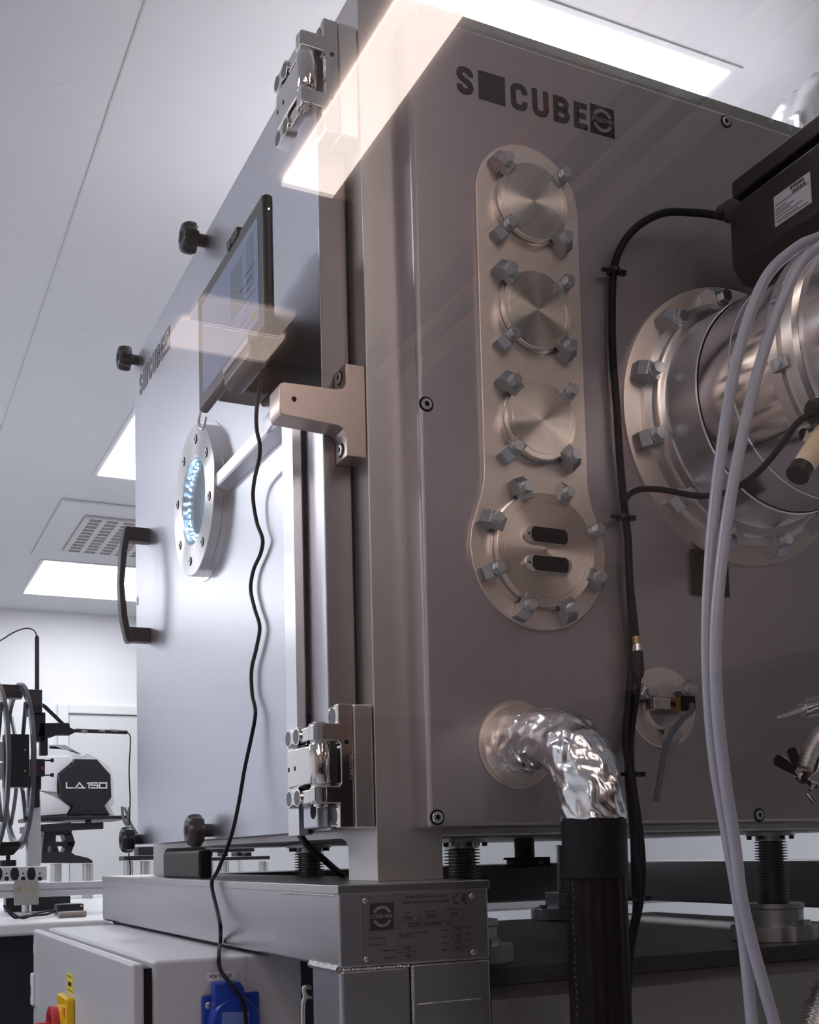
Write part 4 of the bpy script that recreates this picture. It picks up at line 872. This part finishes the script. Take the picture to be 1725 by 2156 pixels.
# main switch
t = thing('main_switch', (-.18, .88, -.30), 'red and yellow rotary main switch on the grey cabinet door', 'switch')
sw = Vector((-.171, .850, -.262))
obj('switch_plate', MB().box((-.1865, sw.y-.050, -.320), (-.1705, sw.y+.050, -.200)), M_yellow, t, bevel=.005, seg=3)
obj('switch_dial', MB().lathe([(.012, 0), (.012, .046), (.022, .046), (.024, .043), (.024, 0)], sw, (-1, 0, 0), 48), M_yellow, t)
obj('switch_ring', MB().lathe([(.022, .030), (.022, .045), (.034, .045), (.036, .042), (.036, .032), (.030, .030)], sw, (-1, 0, 0), 48), M_red, t)
obj('switch_knob', MB().box((sw.x-.062, sw.y-.009, sw.z-.045), (sw.x-.022, sw.y+.009, sw.z+.018)), M_red, t, bevel=.004, seg=3)
obj('switch_notch', MB().box((sw.x-.0165, sw.y-.040, sw.z+.028), (sw.x-.0150, sw.y-.018, sw.z+.044)), M_red, t, bevel=.002)
# wire latch under the beam beside the leg
t = thing('wire_latch', tuple(U('y', .12, 640, 2150)), 'bent steel wire latch beside the base leg', 'latch')
L0 = [U('y', .12, *p) for p in ((655, 2079), (643, 2078), (640, 2084), (642, 2100), (638, 2120), (639, 2200))]
obj('latch_wire', MB().tube(L0, .0028, 10, 6).tube([U('y', .12, *p) for p in ((657, 2100), (648, 2098), (642, 2090))], .0022, 8, 4), M_steel, t)
# ================================================================== optical table at the back left
TZ = -.105
t = thing('optical_table', (.2, 2.6, ZF), 'white topped optical bench behind the machine on the left', 'table')
obj('table_top', MB().box((-2.2, 1.56, TZ-.030), (2.6, 3.7, TZ)), M_white, t, bevel=.008, seg=3)
obj('table_base', MB().box((-2.1, 1.66, -.44), (.9, 3.6, TZ-.031)), mat('table_dark', (.015, .014, .022), .6), t, bevel=.005)
for x in (-1.6, -.15, 1.6): obj('table_leg', MB().box((x-.06, 1.75, ZF), (x+.06, 1.87, -.441)), M_halldark, t)
obj('blue_crate', MB().box((-.44, 1.75, ZF), (-.20, 1.95, -.42)), mat('blue_crate_plastic', (.01, .10, .42), .4), None, 'blue crate on the floor under the optical bench', 'crate', bevel=.01)
def P(px_, py_, y=2.0): return U('y', y, px_, py_)
def prof_bar(a, b, w, h, name, label, m=M_alu, parent=None):
    """square slotted extrusion between two points along x"""
    a = Vector(a); b = Vector(b)
    mb = MB()
    for k in (-1, 0, 1): mb.box((a.x, a.y-w/2+(.002 if k == 0 else 0), a.z+k*h*.36-h*.14), (b.x, a.y+w/2, a.z+k*h*.36+h*.14))
    mb.box((a.x, a.y-w/2+.006, a.z-h/2+.003), (b.x, a.y+w/2-.006, a.z+h/2-.003))
    return obj(name, mb, m, parent, label, 'rail' if parent is None else None, bevel=.001)
# long slotted rail
z1, z0 = P(100, 1858).z, P(100, 1887).z
ra = thing('profile_rail', (-.2, 2.0, z0), 'long slotted aluminium rail across the optical bench on the left', 'rail')
rl = MB(); xa_, xb_ = -1.4, 1.0; hh = z1-z0
rl.box((xa_, 1.982, z0), (xb_, 2.018, z0+hh*.40)).box((xa_, 1.982, z0+hh*.55), (xb_, 2.018, z1)).box((xa_, 1.990, z0+hh*.38), (xb_, 2.015, z0+hh*.57))
obj('rail_profile', rl, M_alu, ra, bevel=.0012)
for q in (P(54, 1900),):
    pl_ = obj('rail_bracket', MB().box((P(30, 0).x, 1.972, P(50, 1905).z), (P(78, 0).x, 1.981, P(50, 1853).z)), mat('bracket_grey', (.42, .40, .38), .4, .7), ra, bevel=.001)
    for (u, v) in ((39, 1873), (68, 1871)): obj('bracket_bolt', MB().cyl(P(u, v, 1.972), P(u, v, 1.972)+Vector((0, -.006, 0)), .0055, 12), M_brass, pl_)
pq = P(56, 1900)
obj('rail_post', MB().cyl((pq.x, 2.0, TZ+.001), (pq.x, 2.0, z0), .0125, 24).cyl((pq.x, 2.0, TZ+.001), (pq.x, 2.0, TZ+.007), .045, 32), M_post, ra)
# end-on extrusion block
xb0, xb1 = P(-30, 1840).x, P(97, 1840).x; zb0, zb1 = P(50, 1855).z, P(50, 1825).z
eb = thing('extrusion_base', ((xb0+xb1)/2, 2.1, zb0), 'slotted aluminium extrusion with open end holes, carrying the black instrument', 'extrusion')
obj('extrusion_body', MB().box((xb0, 1.985, zb0+.0005), (xb1, 2.35, zb1)), M_alu, eb, bevel=.002)
for u in (-4, 31, 66): 
    c_ = P(u, 1840, 1.985)
    obj('end_hole', MB().prism([(-.011, -.006), (-.006, -.017), (.006, -.017), (.011, -.006), (.011, .006), (.006, .017), (-.006, .017), (-.011, .006)], c_, (1, 0, 0), (0, 0, 1), (0, -.0008, 0)), M_void, eb)
for u in (14, 49, 84):
    for v, rr_ in ((1839, .0024), (1850, .006)):
        c_ = P(u, v, 1.985); obj('bore_hole', MB().cyl(c_, c_+Vector((0, -.0008, 0)), rr_, 14), M_void, eb)
# instrument: vertical extrusion, big yoke with two rims, black blocks, linear actuators
ins = thing('yoke_instrument', (P(30, 1825).x, 2.06, zb1), 'black yoke instrument with two thin rims and linear actuators at the left edge', 'instrument')
def Bx(name, u0, v0, u1, v1, m, y0=2.0, y1=2.05, bev=.002, label=None):
    a, b = P(u0, v1, y0), P(u1, v0, y0)
    return obj(name, MB().box((a.x, y0, a.z), (b.x, y1, b.z)), m, ins, label, bevel=bev)
Bx('upright_profile', 58, 1680, 86, 1824, M_alu, 2.06, 2.10, label='bright aluminium upright')
Bx('slide_block', 9, 1546, 62, 1657, M_black, 1.98, 2.03)
for (u, v) in ((19, 1579), (53, 1579), (19, 1623), (53, 1623)): c_ = P(u, v, 1.98); obj('block_screw', MB().cyl(c_, c_+Vector((0, -.002, 0)), .003, 10), M_brass, ins)
Bx('side_block', 60, 1660, 84, 1700, M_black, 2.02, 2.06); Bx('side_clamp', 60, 1635, 87, 1662, M_brownblk, 2.02, 2.05)
Bx('stage_column', 58, 1452, 89, 1505, M_black, 2.02, 2.07); Bx('stage_column', 72, 1500, 96, 1560, M_black, 2.02, 2.07)
def polyP(name, pts, m, y0=2.02, y1=2.05, bev=.0015, parent=None):
    mb = MB(); A = [mb.bm.verts.new(P(u, v, y0)) for u, v in pts]; B = [mb.bm.verts.new(P(u, v, y0)+Vector((0, y1-y0, 0))) for u, v in pts]
    mb.bm.faces.new(A); mb.bm.faces.new(B[::-1]); n = len(pts)
    for i in range(n): mb.bm.faces.new((A[i], B[i], B[(i+1) % n], A[(i+1) % n]))
    return obj(name, mb, m, parent or ins, bevel=bev)
polyP('cross_arm', [(88, 1522), (146, 1522), (148, 1532), (162, 1537), (162, 1540), (148, 1547), (120, 1547), (108, 1552), (80, 1552), (80, 1510)], M_black)
polyP('brace_strut', [(90, 1480), (97, 1484), (136, 1522), (128, 1524), (90, 1488)], M_black, 2.03, 2.04)
a, b = P(78, 1452, 2.04), P(78, 1342, 2.04)
obj('upright_actuator', MB().cyl(a, b, .0060, 20).cyl(b, b+Vector((0, 0, .006)), .0060, 20, .003), M_black, ins)
a, b = P(158, 1538, 2.04), P(268, 1542, 2.04)
obj('level_actuator', MB().cyl(a, b, .0058, 20), M_black, ins)
for u0, u1 in ((171, 184), (208, 220), (232, 248)): obj('actuator_mark', MB().cyl(P(u0, 1539, 2.04), P(u1, 1540, 2.04), .0060, 20), mat('pale_mark', (.30, .30, .32), .5), ins)
Bx('nose_mount', 85, 1552, 101, 1590, M_black, 2.02, 2.05); Bx('camera_block', 64, 1598, 95, 1634, M_black, 2.0, 2.05)
for v in (1601, 1632): obj('thumb_screw', MB().cyl(P(95, v), P(106, v), .002, 10).cyl(P(106, v), P(113, v), .0045, 14, .006), M_black, ins)
c_ = P(90, 1617, 1.999); obj('red_lens', MB().cyl(c_, c_+Vector((0, -.001, 0)), .006, 16), mat('dark_red', (.25, .03, .02), .3), ins)
# rims
for uc, sgn in ((-12, 0), (38, 1)):
    c0 = P(uc, 1613, 2.12); R_ = (P(uc, 1440, 2.12).z-P(uc, 1790, 2.12).z)/2
    rg = MB().ring(c0+Vector((-.004, 0, 0)), Matrix.Rotation(math.radians(3), 3, 'Z') @ Vector((1, 0, 0)), R_-.024, R_, .010, 96)
    obj('yoke_rim', rg, mat('rim_grey', (.07, .07, .085), .3, .3), ins, smooth=30)
    sp_ = MB()
    for k in range(4):
        a = math.radians(90*k+45); dv = Vector((0, math.cos(a), math.sin(a))); sp_.tube([c0+dv*.03, c0+dv*(R_*.5)+Vector((.003, 0, 0)), c0+dv*(R_-.01)], .0055, 8, 3)
    obj('rim_spoke', sp_, mat('rim_grey', (.07, .07, .085), .3, .3), ins)
Bx('yoke_bar', 0, 1442, 48, 1468, M_black, 2.09, 2.13); Bx('yoke_foot', -8, 1772, 48, 1785, M_brownblk, 2.08, 2.15)
polyP('yoke_foot', [(-10, 1785), (42, 1785), (28, 1800), (4, 1802), (-10, 1795)], M_brownblk, 2.08, 2.13)
obj('yoke_stem', MB().cyl(P(17, 1824, 2.1), P(17, 1800, 2.1), .006, 14).cyl(P(17, 1824, 2.1), P(17, 1811, 2.1), .022, 24), M_black, ins)
Bx('grey_carrier', -12, 1562, 9, 1600, mat('bracket_grey', (.42, .40, .38), .4, .7), 1.99, 2.03); Bx('grey_carrier', -12, 1606, 9, 1640, mat('bracket_grey', (.42, .40, .38), .4, .7), 1.99, 2.03)
obj('actuator_lead', MB().tube([P(x, y) for x, y in ((78, 1342), (72, 1328), (55, 1323), (30, 1331), (0, 1349), (-40, 1370))], .0018, 8, 8), M_rubber, None, 'thin black lead looping left from the upright actuator', 'cable')
obj('actuator_lead', MB().tube([P(x, y) for x, y in ((266, 1541), (272, 1546), (275, 1560), (272, 1620), (274, 1680), (273, 1720), (270, 1780), (275, 1830), (272, 1850))], .0018, 8, 8), M_rubber, None, 'thin black lead hanging from the level actuator in front of the back wall', 'cable')
obj('cable_bunch', MB().tube([P(x, y) for x, y in ((257, 1698), (262, 1730), (282, 1752), (288, 1775))], .004, 8, 6).tube([P(x, y) for x, y in ((272, 1700), (268, 1735), (277, 1760), (282, 1775))], .0035, 8, 6).tube([P(x, y, 2.02) for x, y in ((262, 1700), (276, 1735), (290, 1757))], .0035, 8, 6), mat('grey_wire', (.16, .16, .17), .5), None, 'bunch of grey wires beside the lower left corner of the door', 'cable')
# laser projector (white and black housing)
DY = 3.2
def PD(u, v, y=DY): return U('y', y, u, v)
pj = thing('white_instrument', (PD(165, 1725).x, DY, PD(165, 1722).z), 'white and black angular instrument housing marked LA.150 on the optical bench', 'instrument')
def polyD(name, pts, m, y0, y1, bev=.002, inset=1.0):
    mb = MB(); n = len(pts); P0 = [PD(u, v, y0) for u, v in pts]
    cx_ = sum((p for p in P0), Vector())/n
    A = [mb.bm.verts.new(cx_+(p-cx_)*inset) for p in P0]; B = [mb.bm.verts.new(p+Vector((0, y1-y0, 0))) for p in P0]
    mb.bm.faces.new(A); mb.bm.faces.new(B[::-1])
    for i in range(n): mb.bm.faces.new((A[i], B[i], B[(i+1) % n], A[(i+1) % n]))
    return obj(name, mb, m, pj, bevel=bev, smooth=15)
polyD('white_shell', [(60, 1585), (92, 1572), (115, 1570), (148, 1582), (172, 1590), (185, 1585), (205, 1594), (234, 1612), (240, 1640), (241, 1680), (243, 1690), (234, 1700), (244, 1718), (60, 1722)], M_white, DY+.02, DY+.30)
polyD('white_cheek', [(64, 1655), (125, 1680), (154, 1700), (144, 1716), (84, 1720), (64, 1700)], M_white, DY-.01, DY+.05, inset=.9)
polyD('white_cheek', [(64, 1590), (150, 1590), (158, 1600), (122, 1630), (121, 1671), (64, 1665)], M_white, DY, DY+.05, inset=.93)
bf = polyD('black_front', [(156, 1595), (205, 1596), (235, 1630), (237, 1680), (222, 1698), (234, 1718), (144, 1718), (154, 1700), (126, 1676), (122, 1630), (152, 1608)], M_black, DY-.03, DY+.06, inset=.96)
glyphs('housing_word', 'LA.150', PD(139, 1660, DY-.0305), FX, FZ, PD(139, 1647, DY-.03).z-PD(139, 1660, DY-.03).z, PD(226, 1661, DY-.03).x-PD(139, 1660, DY-.03).x, mat('silver_print', (.72, .72, .74), .35), pj, w=.2, gap=.10, thick=.002)
polyD('top_fin', [(103, 1568), (138, 1568), (172, 1588), (152, 1580), (103, 1577)], mat('fin_grey', (.32, .36, .40), .4), DY+.02, DY+.1)
obj('base_plate', MB().box((PD(60, 0).x, DY-.06, PD(100, 1727).z), (PD(256, 0).x, DY+.3, PD(100, 1719.5).z)), M_black, pj, bevel=.002)
jk = thing('lab_jack', (PD(125, 1815).x, DY+.1, PD(100, 1817).z), 'black openwork lab jack carrying the white instrument', 'stand')
def polyJ(name, pts, m, y0, y1):
    mb = MB(); P0 = [PD(u, v, y0) for u, v in pts]; n = len(pts)
    A = [mb.bm.verts.new(p) for p in P0]; B = [mb.bm.verts.new(p+Vector((0, y1-y0, 0))) for p in P0]
    mb.bm.faces.new(A); mb.bm.faces.new(B[::-1])
    for i in range(n): mb.bm.faces.new((A[i], B[i], B[(i+1) % n], A[(i+1) % n]))
    return obj(name, mb, m, jk, bevel=.001)
polyJ('jack_plate', [(60, 1738), (150, 1731), (152, 1748), (60, 1752)], M_black, DY-.05, DY+.2)
polyJ('jack_wing', [(150, 1733), (218, 1731), (218, 1745), (150, 1748)], M_black, DY-.02, DY+.06)
obj('jack_pin', MB().cyl(PD(186, 1745), PD(186, 1726), .012, 16), M_black, jk)
for (q) in ([(90, 1748), (152, 1748), (150, 1758), (95, 1758)], [(90, 1772), (158, 1772), (156, 1782), (92, 1780)], [(92, 1758), (104, 1756), (100, 1800), (88, 1800)], [(134, 1756), (152, 1754), (159, 1775), (142, 1778)], [(142, 1776), (158, 1776), (150, 1796), (134, 1796)], [(108, 1756), (118, 1756), (118, 1774), (104, 1774)], [(108, 1780), (120, 1780), (126, 1798), (110, 1798)]): polyJ('jack_link', q, M_black, DY, DY+.1)
polyJ('jack_foot', [(88, 1794), (150, 1794), (158, 1800), (185, 1806), (195, 1812), (195, 1817), (88, 1817)], M_black, DY-.04, DY+.16)
obj('instrument_pin', MB().cyl(PD(186, 1726), PD(186, 1715), .008, 12), M_steel, jk)
for u, lb in ((118, 'steel post under the left side of the black lab jack'), (184, 'steel post under the right side of the black lab jack')):
    p = PD(u, 1818); obj('steel_post', MB().cyl((p.x, DY, TZ+.0005), (p.x, DY, p.z-.001), .0205, 28), M_post, None, lb, 'post', bevel=.001)
# second breadboard seen below the door
bb = thing('black_stage', (PD(505, 1810, 3.0).x, 3.0, PD(505, 1812, 3.0).z), 'black motor stage on steel posts seen through the gap under the door', 'stage')
def Sx(name, u0, v0, u1, v1, m, y0=3.0, y1=3.15):
    a, b = PD(u0, v1, y0), PD(u1, v0, y0); return obj(name, MB().box((a.x, y0, a.z), (b.x, y1, b.z)), m, bb, bevel=.002)
Sx('stage_plate', 425, 1802, 569, 1813, M_black); Sx('stage_body', 438, 1783, 536, 1795, M_black, 3.02, 3.12)
for u in (438, 470, 500, 520): Sx('stage_rib', u, 1794, u+10, 1803, M_black, 3.03, 3.11)
for i, u in enumerate((440, 474, 556)):
    p = PD(u, 1813.5, 3.05); obj('steel_post', MB().cyl((p.x, 3.06, TZ+.0005), (p.x, 3.06, p.z-.001), .0185, 28), M_post, None, 'steel post under the black stage, %s' % ['leftmost of three in the gap under the door', 'middle of three in the gap under the door', 'rightmost of three in the gap under the door'][i], 'post', bevel=.001)
st2 = thing('small_mount', (PD(285, 1812, 3.0).x, 3.0, PD(285, 1812, 3.0).z), 'small black mount on two posts left of the door corner', 'mount')
a, b = PD(262, 1812, 3.0), PD(325, 1801, 3.0)
obj('mount_plate', MB().box((a.x, 3.0, a.z), (b.x, 3.1, b.z)), M_black, st2, bevel=.002)
a, b = PD(292, 1801, 3.0), PD(325, 1782, 3.0)
obj('mount_body', MB().box((a.x, 3.0, a.z), (b.x, 3.08, b.z)), M_black, st2, bevel=.003)
for i, u in enumerate((270, 305)):
    p = PD(u, 1812.5, 3.05); obj('steel_post', MB().cyl((p.x, 3.05, TZ+.0005), (p.x, 3.05, p.z-.001), .0175, 28), M_post, None, '%s steel post under the small black mount beside the door corner' % ['left', 'right'][i], 'post', bevel=.001)
# things on the bench under the rail
a, b = P(78, 1912, 1.9), P(144, 1886, 1.9)
obj('black_box', MB().box((P(16, 0, 2.2).x, 2.2, TZ+.0005), (P(144, 0, 2.2).x, 2.26, P(144, 1886, 2.2).z)), M_black, None, 'flat black box standing under the aluminium rail', 'box', bevel=.003)
ad = thing('power_adapter', (P(142, 1924, 1.85).x, 1.85, TZ), 'small black power adapter lying on the bench beside the beam end', 'adapter')
zz = P(142, 1902, 1.85).z
obj('adapter_body', MB().box((P(118, 0, 1.83).x, 1.83, TZ+.001), (P(170, 0, 1.83).x, 1.89, TZ+.030)), M_black, ad, bevel=.003)
obj('adapter_screw', MB().cyl((P(165, 0, 1.83).x, 1.83, TZ+.024), (P(165, 0, 1.83).x, 1.828, TZ+.024), .003, 10).cyl((P(165, 0, 1.83).x, 1.83, TZ+.007), (P(165, 0, 1.83).x, 1.828, TZ+.007), .003, 10), M_brass, ad)
obj('screwdriver', MB().tube([(P(120, 0, 1.7).x, 1.70, TZ+.0085), (P(150, 0, 1.7).x, 1.71, TZ+.0085), (P(176, 0, 1.7).x, 1.715, TZ+.0085)], .008, 12, 5), mat('taupe_plastic', (.30, .26, .25), .5), None, 'grey-brown rounded tool handle lying in front of the black adapter', 'tool')
obj('bench_wires', MB().tube([(P(u, 0, 1.8).x, 1.8+dy, TZ+.004+dz) for u, dy, dz in ((12, 0, .03), (30, -.02, 0), (60, .02, 0), (90, -.03, .004), (118, .04, .008))], .003, 8, 6).tube([(P(u, 0, 1.75).x, 1.75+dy, TZ+.004+dz) for u, dy, dz in ((20, 0, .02), (45, -.03, 0), (80, 0, .01), (118, .05, .012))], .0028, 8, 6), M_rubber, None, 'loose tangle of black wires on the bench around the rail post', 'cable')
# ================================================================== put the whole place on the floor
for o in list(S.objects):
    if o.parent is None: o.location.z += FLOOR
bpy.context.view_layer.update()
